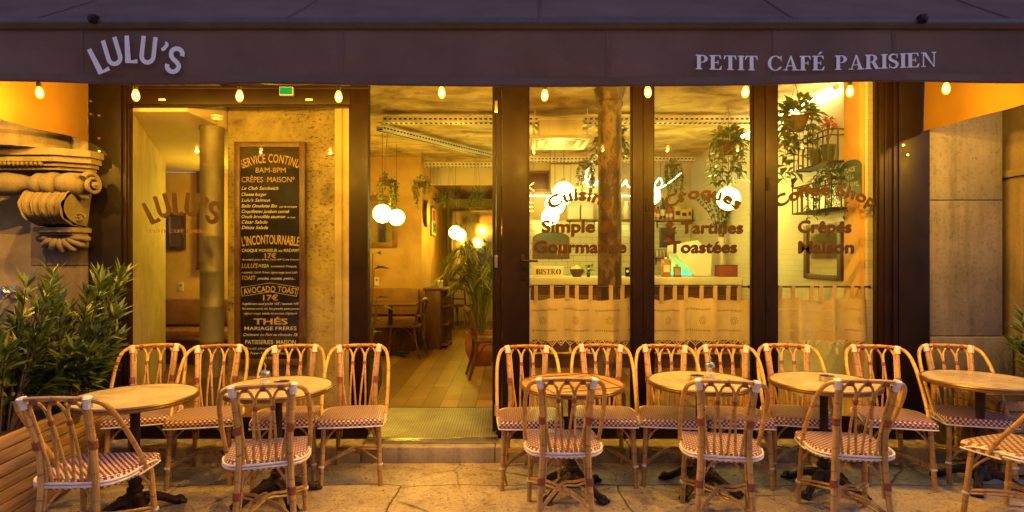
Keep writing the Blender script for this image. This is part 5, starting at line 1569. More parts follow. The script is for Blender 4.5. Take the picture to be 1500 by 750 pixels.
def cafe_chair(label):
    t = thing('cafe_chair', label, 'chair', (0, 0, ZF), 0, 'dark bentwood chairs inside the cafe')
    q = MB(); q.box((0, 0, 0.44), (0.40, 0.40, 0.035), 0.015); q.build('seat', 'dark_wood', t)
    for sx in (-1, 1):
        q = MB(); q.tube([(sx * 0.18, 0.19, 0.0), (sx * 0.165, 0.165, 0.43)], [0.014, 0.018], 8); q.build('leg', 'dark_wood', t)
        q = MB(); q.tube([(sx * 0.185, -0.26, 0.0), (sx * 0.17, -0.19, 0.25), (sx * 0.165, -0.175, 0.45), (sx * 0.17, -0.21, 0.62), (sx * 0.175, -0.255, 0.80)], [0.015, 0.018, 0.019, 0.018, 0.016], 8, smooth=3); q.build('back_post', 'dark_wood', t)
        q = MB(); q.tube([(sx * 0.17, 0.165, 0.18), (sx * 0.172, 0.11, 0.36), (sx * 0.17, 0.0, 0.40), (sx * 0.17, -0.1, 0.37), (sx * 0.172, -0.19, 0.2)], 0.009, 7, smooth=3); q.build('brace', 'dark_wood', t)
    q = MB(); q.tube([(-0.18, -0.25, 0.78), (-0.09, -0.275, 0.80), (0, -0.285, 0.805), (0.09, -0.275, 0.80), (0.18, -0.25, 0.78)], [0.025, 0.03, 0.032, 0.03, 0.025], 8, smooth=3)
    q.tube([(-0.17, -0.20, 0.58), (0, -0.22, 0.59), (0.17, -0.20, 0.58)], 0.014, 8, smooth=3); q.build('backrest', 'dark_wood', t)
    return t
k0 = cafe_chair('dark bentwood chair side-on at the bench table left of the host stand')
k0.location = (fx(594, 8.3), 8.35, ZF); k0.rotation_euler = (0, 0, R(82))
for X, Y, a, lab in ((-0.26, 6.95, -80, 'dark bentwood chair partly hidden by the entrance door edge'), (fx(650, 11.6), 11.6, 10, 'distant dark chair nearest the host stand at the end of the corridor'), (fx(676, 11.9), 11.9, -20, 'distant dark chair behind the palm fronds at the end of the corridor'), (fx(640, 12.4), 12.4, 170, 'distant dark chair facing the street against the end wall')):
    c = copy_tree(k0); c.location = (X, Y, ZF); c.rotation_euler = (0, 0, R(a)); c['label'] = lab
t = thing('dining_table', 'dark square table on one leg before the tan bench', 'table', (fx(572, 8.45), 8.45, ZF))
q = MB(); q.box((0, 0, 0.735), (0.80, 0.62, 0.03), 0.006); q.build('tabletop', 'dark_wood', t)
q = MB(); q.tube([(0, 0, 0.03), (0, 0, 0.72)], 0.03, 12); q.build('column', 'iron', t)
q = MB(); q.tube([(-0.24, -0.16, 0.012), (0, 0, 0.035), (0.24, 0.16, 0.012)], 0.018, 8); q.tube([(-0.24, 0.16, 0.012), (0, 0, 0.036), (0.24, -0.16, 0.012)], 0.018, 8); q.build('base', 'iron', t)

t = thing('host_stand', 'dark brown counter cabinet with open shelves by the corridor', 'cabinet', (fx(638, 9.0), 9.0, ZF))
q = MB(); a, b = fx(622, 9.0) - t.location.x, fx(645, 9.0) - t.location.x; e = fx(656, 9.0) - t.location.x
q.span(a, b, 0, 0.60, 0.0, 0.90, 0.005); q.build('body', 'dark_wood', t)
q = MB(); q.span(a - 0.02, e + 0.02, -0.02, 0.62, 0.901, 0.93, 0.006); q.build('top', 'dark_wood', t)
for z in (0.05, 0.36, 0.64):
    q = MB(); q.span(b + 0.001, e, 0.02, 0.58, z, z + 0.02, 0.003); q.build('shelf', 'dark_wood', t)
q = MB(); q.span(b + 0.001, e, 0.585, 0.60, 0.0, 0.9); q.build('back_panel', 'dark_wood', t)
t = thing('card_terminal', 'small pale card reader standing on the host stand', 'card reader', (fx(645, 9.15), 9.15, ZF + 0.931))
q = MB(); q.box((0, 0, 0.06), (0.08, 0.05, 0.12), 0.01, (0.5, 0, 0)); q.build('body', 'white_plastic', t)
q = MB(); q.box((0, -0.03, 0.075), (0.06, 0.006, 0.05), 0.002, (0.5, 0, 0)); q.build('screen', 'slate', t)

# poster and clock on the corridor wall, mirror on the end wall
t = thing('wall_poster', 'framed red and dark poster on the corridor wall', 'poster', (-1.417, 10.6, 1.95))
q = MB(); q.span(0, 0.02, -0.32, 0.32, 0, 0.52, 0.004); q.build('frame', 'dark_wood', t)
q = MB(); q.span(0.0201, 0.023, -0.29, 0.29, 0.03, 0.49); q.build('print', 'paper', t)
q = MB(); q.span(0.0232, 0.025, -0.22, 0.16, 0.27, 0.46); q.build('print_shape', 'print_red', t)
q = MB(); q.lathe([(0.03, 0.0255), (0.10, 0.0255), (0.10, 0.0235), (0.03, 0.0235)], 18, (0, -0.08, 0.15), 'x'); q.lathe([(0.03, 0.0255), (0.10, 0.0255), (0.10, 0.0235), (0.03, 0.0235)], 18, (0, 0.13, 0.15), 'x'); q.build('print_shape', 'print_dark', t)
t = thing('wall_clock', 'round dark rimmed clock on the edge of the dining wall', 'clock', (-1.41, 9.62, 2.28))
q = MB(); q.lathe([(0.001, 0.05), (0.19, 0.05), (0.21, 0.045), (0.22, 0.02), (0.22, 0.0)], 32, (0, 0, 0), 'x'); q.build('rim', 'dark_wood', t)
q = MB(); q.lathe([(0.001, 0.0525), (0.18, 0.0525), (0.18, 0.0505)], 32, (0, 0, 0), 'x'); q.build('face', 'paper', t)
framed('wall_mirror', 'tall gold framed mirror on the end wall of the corridor', 'mirror', 659, 754, 306, 412, 12.995, 'table_rim', 'mirror', 0.06)

# ------------------------------------------------------------------ globe pendants
def globe(x, y, Y, rad, label, mat='globe', group='glowing globe pendants'):
    X, Z = fx(x, Y), fz(y, Y)
    t = thing('globe_pendant', label, 'pendant lamp', (X, Y, Z), 0, group)
    q = MB(); q.ball((0, 0, 0), rad, 32); q.build('globe', mat, t, 3)
    q = MB(); q.tube([(0, 0, rad + 0.04), (0, 0, 3.15 - Z)], 0.003, 6); q.build('cable', 'black_cord', t)
    q = MB(); q.lathe([(rad * 0.30, rad * 0.965), (rad * 0.30, rad + 0.02), (0.02, rad + 0.04), (0.006, rad + 0.055)], 16); q.build('cap', 'steel', t)
globe(560, 313, 7.4, 0.113, 'glowing globe lower of the pair inside the doorway by the menu post')
globe(581, 318.5, 8.2, 0.110, 'glowing globe tucked behind its twin inside the doorway')
globe(667, 340.5, 9.7, 0.105, 'far glowing globe in front of its twin near the corridor mirror')
globe(674, 344, 10.4, 0.100, 'far glowing globe behind its twin near the corridor mirror')
globe(826, 283, 6.9, 0.128, 'glowing globe above the C of the word Cuisine, top of a trio', 'globe_bar')
globe(813, 300, 7.5, 0.125, 'glowing globe in the middle of a trio beside the iron column', 'globe_bar')
globe(806, 318, 8.2, 0.118, 'glowing globe lowest of a trio, above the word Simple', 'globe_bar')
globe(953, 286, 7.3, 0.120, 'glowing globe half hidden by the post beside the iron column', 'globe_bar')
globe(1067, 291, 6.5, 0.124, 'glowing globe behind the last letters of the word Croques', 'globe_bar')

globe(354, 305, 7.5, 0.15, 'added glowing globe lighting the alcove, hidden from the street by the plaster pillar')  # unseen pendant, added to brighten the dark alcove wall
# LED tubes
def led(name, label, p, q_, r=0.012):
    p = Vector(p); q_ = Vector(q_)
    t = thing(name, label, 'light tube', p)
    m = MB(); m.tube([(0, 0, 0), q_ - p], r, 8); m.build('tube', 'led', t)
    d = (q_ - p).normalized()
    m = MB(); m.tube([-d * 0.03, d * 0.005], r * 1.5, 8); m.tube([q_ - p - d * 0.005, q_ - p + d * 0.03], r * 1.5, 8); m.build('end_cap', 'white_plastic', t)
led('light_tube', 'long bright tube light running back along the top of the tiled side wall', (2.84, 5.2, 3.06), (2.84, 7.3, 3.06), 0.016)
led('light_strip', 'thin bright strip light under the bar wall cupboards', (fx(776, 9.35), 9.35, fz(287, 9.35)), (fx(874, 9.35), 9.35, fz(287, 9.35)), 0.008)
led('light_strip', 'short bright strip light under the bar cupboard right of the column', (fx(905, 9.35), 9.35, fz(287, 9.35)), (fx(926, 9.35), 9.35, fz(287, 9.35)), 0.008)

# ------------------------------------------------------------------ cable trays and air conditioner under the ceiling
def tray(label, p, q_, w=0.12):
    p = Vector(p); q_ = Vector(q_); d = q_ - p; L = d.length
    t = thing('cable_tray', label, 'cable tray', p, math.atan2(d.y, d.x), 'perforated trays under the ceiling')
    m = MB(); m.span(0, L, -0.004, 0.004, 0, 0.06); m.span(0, L, w - 0.004, w + 0.004, 0, 0.06); m.span(0, L, 0.0045, w - 0.0045, 0.0, 0.004)
    m.build('channel', 'galv', t)
    m = MB(); n = int(L / 0.055)
    for i in range(n):
        x = (i + 0.5) * L / n
        m.box((x, -0.005, 0.032), (0.030, 0.004, 0.017)); m.box((x, w * 0.5, -0.001), (0.026, w * 0.5, 0.004))
    o = m.build('slot', 'slate', t, 0); o['kind'] = 'stuff'
    m = MB()
    for i in range(max(2, int(L / 1.1)) + 1):
        x = min(L - 0.03, 0.03 + i * 1.1); m.tube([(x, w / 2, 0.004), (x, w / 2, 3.158 - p.z)], 0.005, 6)
    m.build('hanger', 'galv', t)
    m = MB()
    for dy in (0.03, 0.05, 0.075): m.tube([(0.0, dy, 0.015), (L * 0.3, dy + 0.01, 0.02), (L * 0.7, dy - 0.008, 0.017), (L, dy, 0.015)], 0.009, 6, smooth=4)
    m.build('cable', 'black_cord', t)
tray('long perforated tray across the ceiling nearest the street', (-1.42, 6.5, 3.055), (2.83, 6.5, 3.055))
tray('perforated tray across the ceiling above the bar wall', (0.16, 8.9, 3.02), (2.75, 8.9, 3.02))
tray('perforated tray running slantwise from dining room to corridor', (-1.52, 6.95, 3.06), (-0.28, 8.8, 3.06), 0.10)
tray('perforated tray in front of the pale bulkhead', (-1.35, 9.15, 2.98), (-0.1, 9.15, 2.98))
t = thing('air_conditioner', 'ceiling cassette air conditioner with square white grille hung before the column', 'air conditioner', (fx(820, 6.5), 6.55, 2.82))
m = MB(); m.box((0, 0, 0.02), (0.62, 0.66, 0.04), 0.01)
for s in (-1, 1):
    pass
m.build('panel', 'white_plastic', t)
m = MB(); m.box((0, 0, -0.002), (0.34, 0.36, 0.006), 0.002)
m.build('grille', 'grey_plastic', t)
m = MB()
for s in (-1, 1):
    m.box((s * 0.24, 0, -0.001), (0.04, 0.42, 0.005), 0.002); m.box((0, s * 0.255, -0.001), (0.42, 0.04, 0.005), 0.002)
m.build('louvre', 'grey_plastic', t)
m = MB(); m.box((0, 0.02, 0.15), (0.46, 0.50, 0.20), 0.01); m.span(-0.24, 0.24, -0.26, 0.3, 0.21, 0.225); m.build('housing', 'galv', t)
m = MB()
for sx in (-1, 1):
    for sy in (-1, 1): m.tube([(sx * 0.28, sy * 0.24, 0.04), (sx * 0.28, sy * 0.24, 0.337)], 0.005, 6)
m.tube([(0.23, 0.1, 0.18), (0.36, 0.12, 0.22), (0.45, 0.2, 0.3), (0.6, 0.3, 0.31)], 0.02, 8, smooth=4); m.tube([(-0.23, 0.1, 0.18), (-0.34, 0.05, 0.26), (-0.45, 0.1, 0.31), (-0.6, 0.3, 0.32)], 0.016, 8, smooth=4)
m.build('hanger', 'galv', t)

# ------------------------------------------------------------------ the bar
t = thing('bar_counter', 'long bar counter with pale stone top in front of the tiled wall', 'counter', (1.5, 7.5, ZF))
xa, xb = 0.2 - 1.5, 2.895 - 1.5
m = MB(); m.span(xa, xb, -0.06, 0.62, 1.052, 1.148, 0.008); m.build('top', 'counter_stone', t)
m = MB(); m.span(xa + 0.05, xb - 0.02, 0.0, 0.58, 0.0, 1.0515)
for k in range(6): m.span(xa + 0.1 + k * 0.43, xa + 0.48 + k * 0.43, -0.015, -0.0005, 0.15, 0.92, 0.006)
m.build('front', 'dark_wood', t)
m = MB(); m.tube([(xa + 0.05, -0.12, 0.2), (xb - 0.03, -0.12, 0.2)], 0.02, 10); m.build('foot_rail', 'table_rim', t)
ZB = ZF + 1.1485
def onbar(x, Y): return Vector((fx(x, Y), Y, ZB))
t = thing('bistro_sign', 'cream block sign stencilled BISTRO standing on the bar counter', 'sign', onbar(803, 7.55))
w = 44 * 7.55 / F
m = MB(); m.box((0, 0, 0.068), (w, 0.05, 0.135), 0.004); m.build('block', 'paper', t)
m = MB(); serif_text(m, 'BISTRO'.replace('B', 'P').replace('O', 'C') if False else 'ISTR', (0.0, -0.0268, 0.033), 0.07, w * 0.50, step=-0.00005)
# B and O drawn as bold stencils
def ringpoly(mb, cx, cz, ro, rh, ri, rhi, a0, a1, y, n=12):
    for i in range(n):
        q0, q1 = R(lerp(a0, a1, i / n)), R(lerp(a0, a1, (i + 1) / n))
        mb.add([(cx + ri * math.cos(q0), y, cz + rhi * math.sin(q0)), (cx + ro * math.cos(q0), y, cz + rh * math.sin(q0)), (cx + ro * math.cos(q1), y, cz + rh * math.sin(q1)), (cx + ri * math.cos(q1), y, cz + rhi * math.sin(q1))], [(0, 1, 2, 3)])
ox = w * 0.345; ringpoly(m, ox, 0.068, 0.032, 0.036, 0.011, 0.028, -80, 80, -0.0270); ringpoly(m, ox - 0.004, 0.068, 0.032, 0.036, 0.011, 0.028, 100, 260, -0.0270)
bx_ = -w * 0.40
m.add([(bx_, -0.0270, 0.033), (bx_ + 0.022, -0.0270, 0.033), (bx_ + 0.022, -0.0270, 0.103), (bx_, -0.0270, 0.103)], [(0, 1, 2, 3)])
ringpoly(m, bx_ + 0.027, 0.086, 0.026, 0.018, 0.008, 0.011, -90, 90, -0.0271); ringpoly(m, bx_ + 0.027, 0.051, 0.029, 0.019, 0.010, 0.012, -90, 90, -0.0271)
m.build('lettering', 'stencil', t, 0)
t = thing('fruit_bowl', 'brown bowl heaped with yellow fruit on the bar beside the block sign', 'bowl', onbar(845, 7.6))
m = MB(); m.lathe([(0.001, 0.0), (0.05, 0.0), (0.055, 0.01), (0.085, 0.06), (0.09, 0.10), (0.083, 0.10), (0.078, 0.06), (0.04, 0.02), (0.001, 0.018)], 24); m.build('bowl', 'basket', t)
for i in range(6):
    a = i * 1.05; m = MB(); m.ball((0.045 * math.cos(a) * (i > 0), 0.045 * math.sin(a) * (i > 0), 0.10 + 0.02 * (i == 0)), 0.032, 12); m.build('lemon', 'yellow_pack', t)
t = thing('picture_card', 'little dark framed card on the bar right of the iron column', 'card', onbar(919, 7.7))
m = MB(); m.box((0, 0, 0.06), (0.06, 0.012, 0.12), 0.003, (-0.15, 0, 0)); m.build('frame', 'slate', t)
m = MB(); m.lathe([(0.001, -0.002), (0.018, -0.002), (0.018, 0.0)], 14, (0, -0.008, 0.07), 'y'); m.build('print', 'paper', t)
# coffee machine with green light
t = thing('coffee_machine', 'white wedge shaped coffee machine glowing green on the bar', 'coffee machine', onbar(1015, 7.72))
def bx2(x): return (x - 1015) * 7.72 / F
def bz2(y): return fz(y, 7.72) - ZB
m = MB(); m.prism([(bx2(1018), 0, 0.01), (bx2(1041), 0, 0.01), (bx2(1043), 0, bz2(371)), (bx2(1022), 0, bz2(352)), (bx2(987), 0, bz2(359)), (bx2(987), 0, bz2(369))], (0, 0.32, 0)); m.build('housing', 'white_plastic', t, 0.3)
m = MB(); m.prism([(bx2(986), 0.02, 0.0), (bx2(1019), 0.02, 0.0), (bx2(1019), 0.02, 0.02), (bx2(986), 0.02, 0.02)], (0, 0.28, 0)); m.build('drip_tray', 'steel', t)
m = MB(); m.span(bx2(987), bx2(1010), 0.24, 0.25, 0.02, bz2(370)); m.build('back_panel', 'white_plastic', t)
m = MB(); m.span(bx2(988), bx2(1018), 0.05, 0.07, bz2(369) - 0.012, bz2(369) - 0.002); m.span(bx2(988), bx2(1016), 0.10, 0.22, 0.022, 0.030); m.span(bx2(990), bx2(1012), 0.232, 0.239, 0.03, 0.05); m.build('green_light', 'green_led', t)
m = MB(); m.tube([(bx2(995), 0.1, 0.12), (bx2(995), 0.1, 0.16)], 0.022, 12); m.tube([(bx2(995), 0.1, 0.125), (bx2(993), 0.0, 0.115)], 0.009, 8); m.build('brewing_head', 'steel', t)
t = thing('storage_canister', 'amber canister with dark label at the coffee machine', 'canister', onbar(975.5, 7.66))
m = MB(); m.lathe([(0.001, 0), (0.062, 0), (0.066, 0.006), (0.066, 0.20), (0.06, 0.21), (0.001, 0.212)], 24); m.build('body', 'bottle_amber', t)
m = MB(); m.lathe([(0.0675, 0.06), (0.0675, 0.15)], 12, a0=R(-130), a1=R(-50)); m.build('label_patch', 'paper', t)
m = MB(); m.lathe([(0.068, 0.205), (0.068, 0.225), (0.02, 0.235), (0.015, 0.25), (0.001, 0.252)], 24); m.build('lid', 'steel', t)
t = thing('small_frame', 'small dark patterned frame before the green glow', 'frame', onbar(992, 7.6))
m = MB(); m.box((0, 0, 0.065), (0.10, 0.014, 0.13), 0.004, (-0.12, 0, 0)); m.build('frame', 'print_dark', t)
m = MB(); m.box((0, -0.009, 0.066), (0.07, 0.003, 0.095), 0, (-0.12, 0, 0)); m.build('print', 'table_rim', t)
t = thing('wooden_crate', 'red brown box holding dark bottles at the far end of the bar', 'box', onbar(1066, 7.7))
m = MB(); m.span(-0.14, 0.14, -0.09, 0.09, 0.0, 0.145, 0.006); m.build('body', 'red_box', t)
m = MB(); m.span(-0.145, 0.145, -0.095, 0.095, 0.1455, 0.152, 0.003); m.build('lid', 'dark_wood', t)
def bottle(loc, h, r, mat, label, group, capm='slate'):
    t = thing('bottle', label, 'bottle', loc, 0, group)
    m = MB(); m.lathe([(0.001, 0), (r, 0), (r, h * 0.55), (r * 0.85, h * 0.64), (r * 0.36, h * 0.74), (r * 0.33, h * 0.93)], 16); m.build('body', mat, t)
    m = MB(); m.lathe([(r * 1.02, h * 0.16), (r * 1.02, h * 0.45)], 16); m.build('label_patch', 'paper', t)
    m = MB(); m.lathe([(r * 0.37, h * 0.86), (r * 0.37, h), (0.001, h)], 12); m.build('cap', capm, t)
GB = 'bottles on the high bar shelf'
# shelves on the back wall
def shelf(label, x0, x1, y, Y=9.58, d=0.22):
    a, b = fx(x0, Y), fx(x1, Y); z = fz(y, Y)
    t = thing('wall_shelf', label, 'shelf', ((a + b) / 2, Y, z), 0, 'wooden shelves on the bar wall')
    m = MB(); m.span(-(b - a) / 2, (b - a) / 2, -d, 0.0, -0.025, 0.0, 0.003); m.build('board', 'mid_wood', t)
    for s in (-1, 1):
        m = MB(); m.tube([(s * (b - a) * 0.38, -0.01, -0.13), (s * (b - a) * 0.38, -0.012, -0.03), (s * (b - a) * 0.38, -d + 0.03, -0.03)], 0.008, 6); m.build('bracket', 'iron', t)
    return z
z1s = shelf('wooden shelf of bottles on the bar wall, above the word Tartines', 955, 1014, 322)
z2s = shelf('short wooden shelf of white boxes left of the iron column', 829, 876, 322)
z3s = shelf('low wooden shelf of glasses behind the amber canister', 955, 1002, 376)
z4s = shelf('narrow wooden shelf right of the iron column', 905, 926, 322)
for x, h, r, mt_, lab in ((959, 0.24, 0.035, 'bottle_amber', 'amber bottle first on the high bar shelf by the half hidden globe'), (964, 0.2, 0.035, 'bottle_rose', 'pink bottle between amber and green ones on the high bar shelf'), (971, 0.34, 0.04, 'bottle_green', 'tall dark green bottle on the high bar shelf'), (977, 0.19, 0.03, 'bottle_rose', 'short pink bottle right of the tall green one on the high bar shelf'), (983, 0.21, 0.034, 'bottle_rose', 'pink bottle touching the yellow packs on the high bar shelf')):
    bottle((fx(x, 9.46), 9.46, z1s + 0.001), h, r, mt_, lab, GB)
for i, (x, w_, h, lab) in enumerate(((991.5, 0.10, 0.20, 'tall yellow pack next to the pink bottles on the high bar shelf'), (1001, 0.10, 0.16, 'yellow pack in the middle of three on the high bar shelf'), (1009, 0.07, 0.18, 'narrow yellow pack at the end of the high bar shelf'))):
    t = thing('gift_pack', lab, 'pack', (fx(x, 9.47), 9.47, z1s + 0.001), 0, 'yellow packs on the high bar shelf')
    m = MB(); m.span(-w_ / 2, w_ / 2, -0.05, 0.05, 0, h, 0.008); m.build('body', 'yellow_pack', t)
    m = MB(); m.span(-w_ / 2 + 0.015, w_ / 2 - 0.015, -0.052, -0.0502, h * 0.3, h * 0.65); m.build('label_patch', 'stencil', t)
for x, lab in ((839.5, 'white box on the short shelf, beside the globe trio'), (859, 'white box on the short shelf, nearer the iron column')):
    t = thing('storage_box', lab, 'box', (fx(x, 9.46), 9.46, z2s + 0.001), 0, 'white boxes on the short shelf')
    m = MB(); m.span(-0.095, 0.095, -0.09, 0.09, 0, 0.20, 0.006); m.build('body', 'white_plastic', t)
    m = MB(); m.span(-0.098, 0.098, -0.093, 0.093, 0.2003, 0.235, 0.006); m.build('lid', 'counter_stone', t)
for i, x in enumerate((958, 963, 968, 973, 978, 984, 990, 996)):
    t = thing('drinking_glass', 'clear glass in the row on the low shelf behind the amber canister', 'glass', (fx(x, 9.47), 9.47, z3s + 0.001), 0, 'glasses in a row on the low bar shelf')
    m = MB(); m.lathe([(0.001, 0.004), (0.020, 0.004), (0.026, 0.11), (0.0245, 0.11), (0.018, 0.012), (0.001, 0.010)], 14); m.build('cup', 'galv', t)
t = thing('tall_vase', 'white vase on the narrow shelf right of the iron column', 'vase', (fx(917, 9.47), 9.47, z4s + 0.001))
m = MB(); m.lathe([(0.001, 0), (0.035, 0), (0.06, 0.1), (0.05, 0.2), (0.03, 0.26), (0.036, 0.30)], 18); m.build('body', 'white_plastic', t)
m = MB(); m.lathe([(0.037, 0.297), (0.041, 0.302), (0.037, 0.307)], 18); m.build('rim', 'table_rim', t)

# signs on the tiles
t = thing('pub_sign', 'arched dark wooden sign painted with glasses on the tiled wall', 'sign', (fx(807, 9.58), 9.58, fz(379, 9.58)))
w = 54 * 9.58 / F; h = 40 * 9.58 / F
m = MB(); pts = [(-w / 2, 0, 0), (w / 2, 0, 0), (w / 2, 0, h * 0.72)] + [(w / 2 * math.cos(R(a)), 0, h * 0.72 + h * 0.28 * math.sin(R(a))) for a in range(10, 180, 10)] + [(-w / 2, 0, h * 0.72)]
m.prism([(x, -0.03, z) for x, y, z in pts], (0, 0.028, 0)); m.build('board', 'dark_wood', t)
m = MB(); m.prism([(x * 0.86, -0.034, z * 0.9 + 0.015) for x, y, z in pts if z > h * 0.6] , (0, 0.0035, 0)); m.build('painted_band', 'leaf_mid', t)
m = MB(); m.span(-w * 0.40, w * 0.12, -0.0335, -0.0305, 0.04, h * 0.55); m.build('painted_field', 'print_dark', t)
m = MB()
for dx in (0.10, 0.17):
    m.lathe([(0.022, 0), (0.004, 0.004), (0.004, 0.06), (0.026, 0.09), (0.024, 0.15)], 12, (dx, -0.03, 0.06))
m.build('painted_glasses', 'yellow_pack', t)
t = thing('tin_sign', 'small rounded tin sign with a red shape beside the glasses shelf', 'sign', (fx(977, 9.575), 9.575, fz(348, 9.575)))
m = MB(); m.box((0, -0.01, 0), (0.25, 0.012, 0.32), 0.005); m.build('plate', 'plate_blue', t)
m = MB(); m.box((0, -0.018, 0.0), (0.21, 0.002, 0.28), 0.0); m.build('border', 'print_dark', t)
m = MB(); m.box((0.01, -0.021, -0.05), (0.13, 0.003, 0.045), 0.001); m.box((0.01, -0.021, -0.018), (0.075, 0.003, 0.03), 0.001); m.build('painted_shape', 'print_red', t)
t = thing('wall_panel', 'reddish brown wooden shutter panel high on the bar wall', 'panel', (fx(788, 9.59), 9.59, fz(281, 9.59)))
m = MB(); m.span(-0.2, 0.2, -0.03, 0.0, 0, 0.34, 0.004); m.build('board', 'mid_wood', t)
m = MB(); m.span(-0.16, 0.16, -0.036, -0.0305, 0.04, 0.30, 0.003); m.build('inset', 'dark_wood', t)
t = thing('wall_panel', 'pale cupboard row above the thin strip light', 'cupboard', (fx(850, 9.59), 9.59, fz(284, 9.59)))
m = MB(); m.span(-0.5, 0.5, -0.14, 0.0, 0.0, 0.46, 0.004); m.build('carcass', 'wall_pale', t)
for k in range(3):
    m = MB(); m.span(-0.49 + k * 0.33, -0.175 + k * 0.33, -0.156, -0.141, 0.01, 0.45, 0.004); m.build('door_panel', 'soffit', t)

# neon signs
NEO = thing('neon_script', 'white neon script sign in looping handwriting over the bar', 'neon sign', (fx(930, 9.1), 9.1, fz(270, 9.1)))
def np_(pts, Y=9.1): return [Vector((fx(x, Y), Y, fz(y, Y))) - NEO.location for x, y in pts]
m = MB()
m.tube(np_([(853, 268), (862, 262), (868, 250), (866, 243), (861, 248), (858, 260), (861, 271), (867, 273), (873, 268), (876, 263)]), 0.012, 8, smooth=4)
m.tube(np_([(876, 263), (876, 271), (881, 274), (888, 268), (890, 262), (890, 270), (895, 274), (900, 268)]), 0.012, 8, smooth=4)
m.tube(np_([(900, 268), (908, 256), (909, 245), (904, 247), (902, 260), (906, 272), (913, 270), (917, 264), (918, 270), (923, 274), (930, 268), (932, 262), (933, 271), (940, 272), (948, 266)]), 0.012, 8, smooth=4)
m.tube(np_([(952, 252), (953, 258)]), 0.010, 8)
m.tube(np_([(956, 275), (962, 266), (967, 261), (970, 268), (967, 275), (960, 276), (972, 273), (985, 264), (998, 253)]), 0.012, 8, smooth=4)
m.build('tube', 'neon_white', NEO)
m = MB()
for x, y in ((866, 243), (909, 246), (970, 268)):
    p = np_([(x, y)])[0]; m.tube([p + Vector((0, 0, 0.01)), p + Vector((0, 0.1, 0.05)), p + Vector((0, 0.1, 3.15 - fz(y, 9.1)))], 0.003, 5)
m.build('wire', 'black_cord', NEO)
t = thing('neon_letters', 'orange neon letters stacked upright at the door post by the bar', 'neon sign', (fx(778, 8.6), 8.6, fz(306, 8.6)))
m = MB(); h = 0.12
def st(zo, strokes):
    for s in strokes: m.tube([(x * 0.085, 0, zo + z * h) for x, z in s], 0.008, 7)
st(0.26, [[(-0.5, 0), (-0.5, 1)], [(0.45, 1), (-0.45, 0.5), (0.5, 0)]])
st(0.15, [[(-0.3, 0.3), (-0.1, 0.5), (0.1, 0.3)]])
st(-0.03, [[(0.5, 1), (-0.4, 1), (-0.4, 0), (0.5, 0)], [(-0.5, 0.5), (0.35, 0.5)]])
m.build('tube', 'neon_orange', t)
m = MB(); m.tube([(-0.03, 0.02, -0.05), (-0.03, 0.02, 3.15 - fz(306, 8.6))], 0.003, 5); m.tube([(0.03, 0.02, -0.05), (0.03, 0.02, 3.15 - fz(306, 8.6))], 0.003, 5); m.build('wire', 'black_cord', t)
t = thing('exit_light', 'small green lamp on the frame head above the menu board', 'exit light', (fx(420, 4.685), 4.685, fz(134, 4.685)))
m = MB(); m.box((0, 0, 0), (0.11, 0.03, 0.07), 0.006); m.build('housing', 'grey_plastic', t)
m = MB(); m.box((0, -0.017, 0), (0.095, 0.004, 0.055), 0.001); m.build('lens', 'green_lamp', t)

# ------------------------------------------------------------------ tiled side wall: plate, iron baskets, mirror
t = thing('street_plate', 'arched dark enamel street plate reading PLACE DE LA TOUR EIFFEL', 'sign', (2.858, 4.985, fz(287, 5.0)))
hh = 0.30; ww = 0.30
m = MB(); pr = [(-ww / 2, 0), (ww / 2, 0), (ww / 2, hh * 0.8)] + [(ww / 2 * math.cos(R(a)), hh * 0.8 + hh * 0.2 * math.sin(R(a))) for a in range(15, 180, 15)] + [(-ww / 2, hh * 0.8)]
# runs along the wall: local x of the plate is -Y of the world
m.prism([(0, -u * -1 * -1, z) for u, z in pr], (-0.012, 0, 0)); m.build('plate', 'plate_blue', t)
m = MB()
for s, z, w_ in (('PLACE', 0.20, 0.15), ('DE LA', 0.135, 0.12), ('TOUR EIFFEL', 0.07, 0.26)):
    text(m, s, (-0.0135, 0, z), 0.038, w_, 'c', 0, 0.01, ux=(0, -1, 0))
m.build('lettering', 'chalk_cream', t, 0)
def basket(label, y0, y1, z0, h, out=0.17):
    t = thing('wall_basket', label, 'basket', (2.895, (y0 + y1) / 2, z0), 0, 'black iron balcony baskets on the tiled wall')
    L = y1 - y0; m = MB(); r = 0.007
    c = [(0, -L / 2), (-out, -L / 2), (-out, L / 2), (0, L / 2)]
    for z in (0.0, h * 0.82, h):
        m.tube([(x, y, z) for x, y in c], r, 6)
    m.build('rail', 'iron', t)
    m = MB(); n = 7
    for i in range(n + 1):
        y = -L / 2 + L * i / n; m.tube([(-out, y, 0), (-out, y, h + (0.02 if i in (0, n) else 0))], 0.006, 6)
    for y in (-L / 2, L / 2): m.tube([(-out / 2, y, 0), (-out / 2, y, h)], 0.006, 6)
    for y in (-L / 2, L / 2): m.ball((-out, y, h + 0.025), 0.016, 8)
    m.build('bar', 'iron', t)
    m = MB(); m.span(-out + 0.006, -0.002, -L / 2 + 0.01, L / 2 - 0.01, 0.001, 0.012); m.build('tray', 'iron', t)
    return t
basket('upper black iron basket with green pots on the tiled side wall', 5.10, 5.72, fz(243, 5.35), 0.28)
basket('lower black iron basket with a bushy plant on the tiled side wall', 5.05, 5.75, fz(309, 5.35), 0.25)
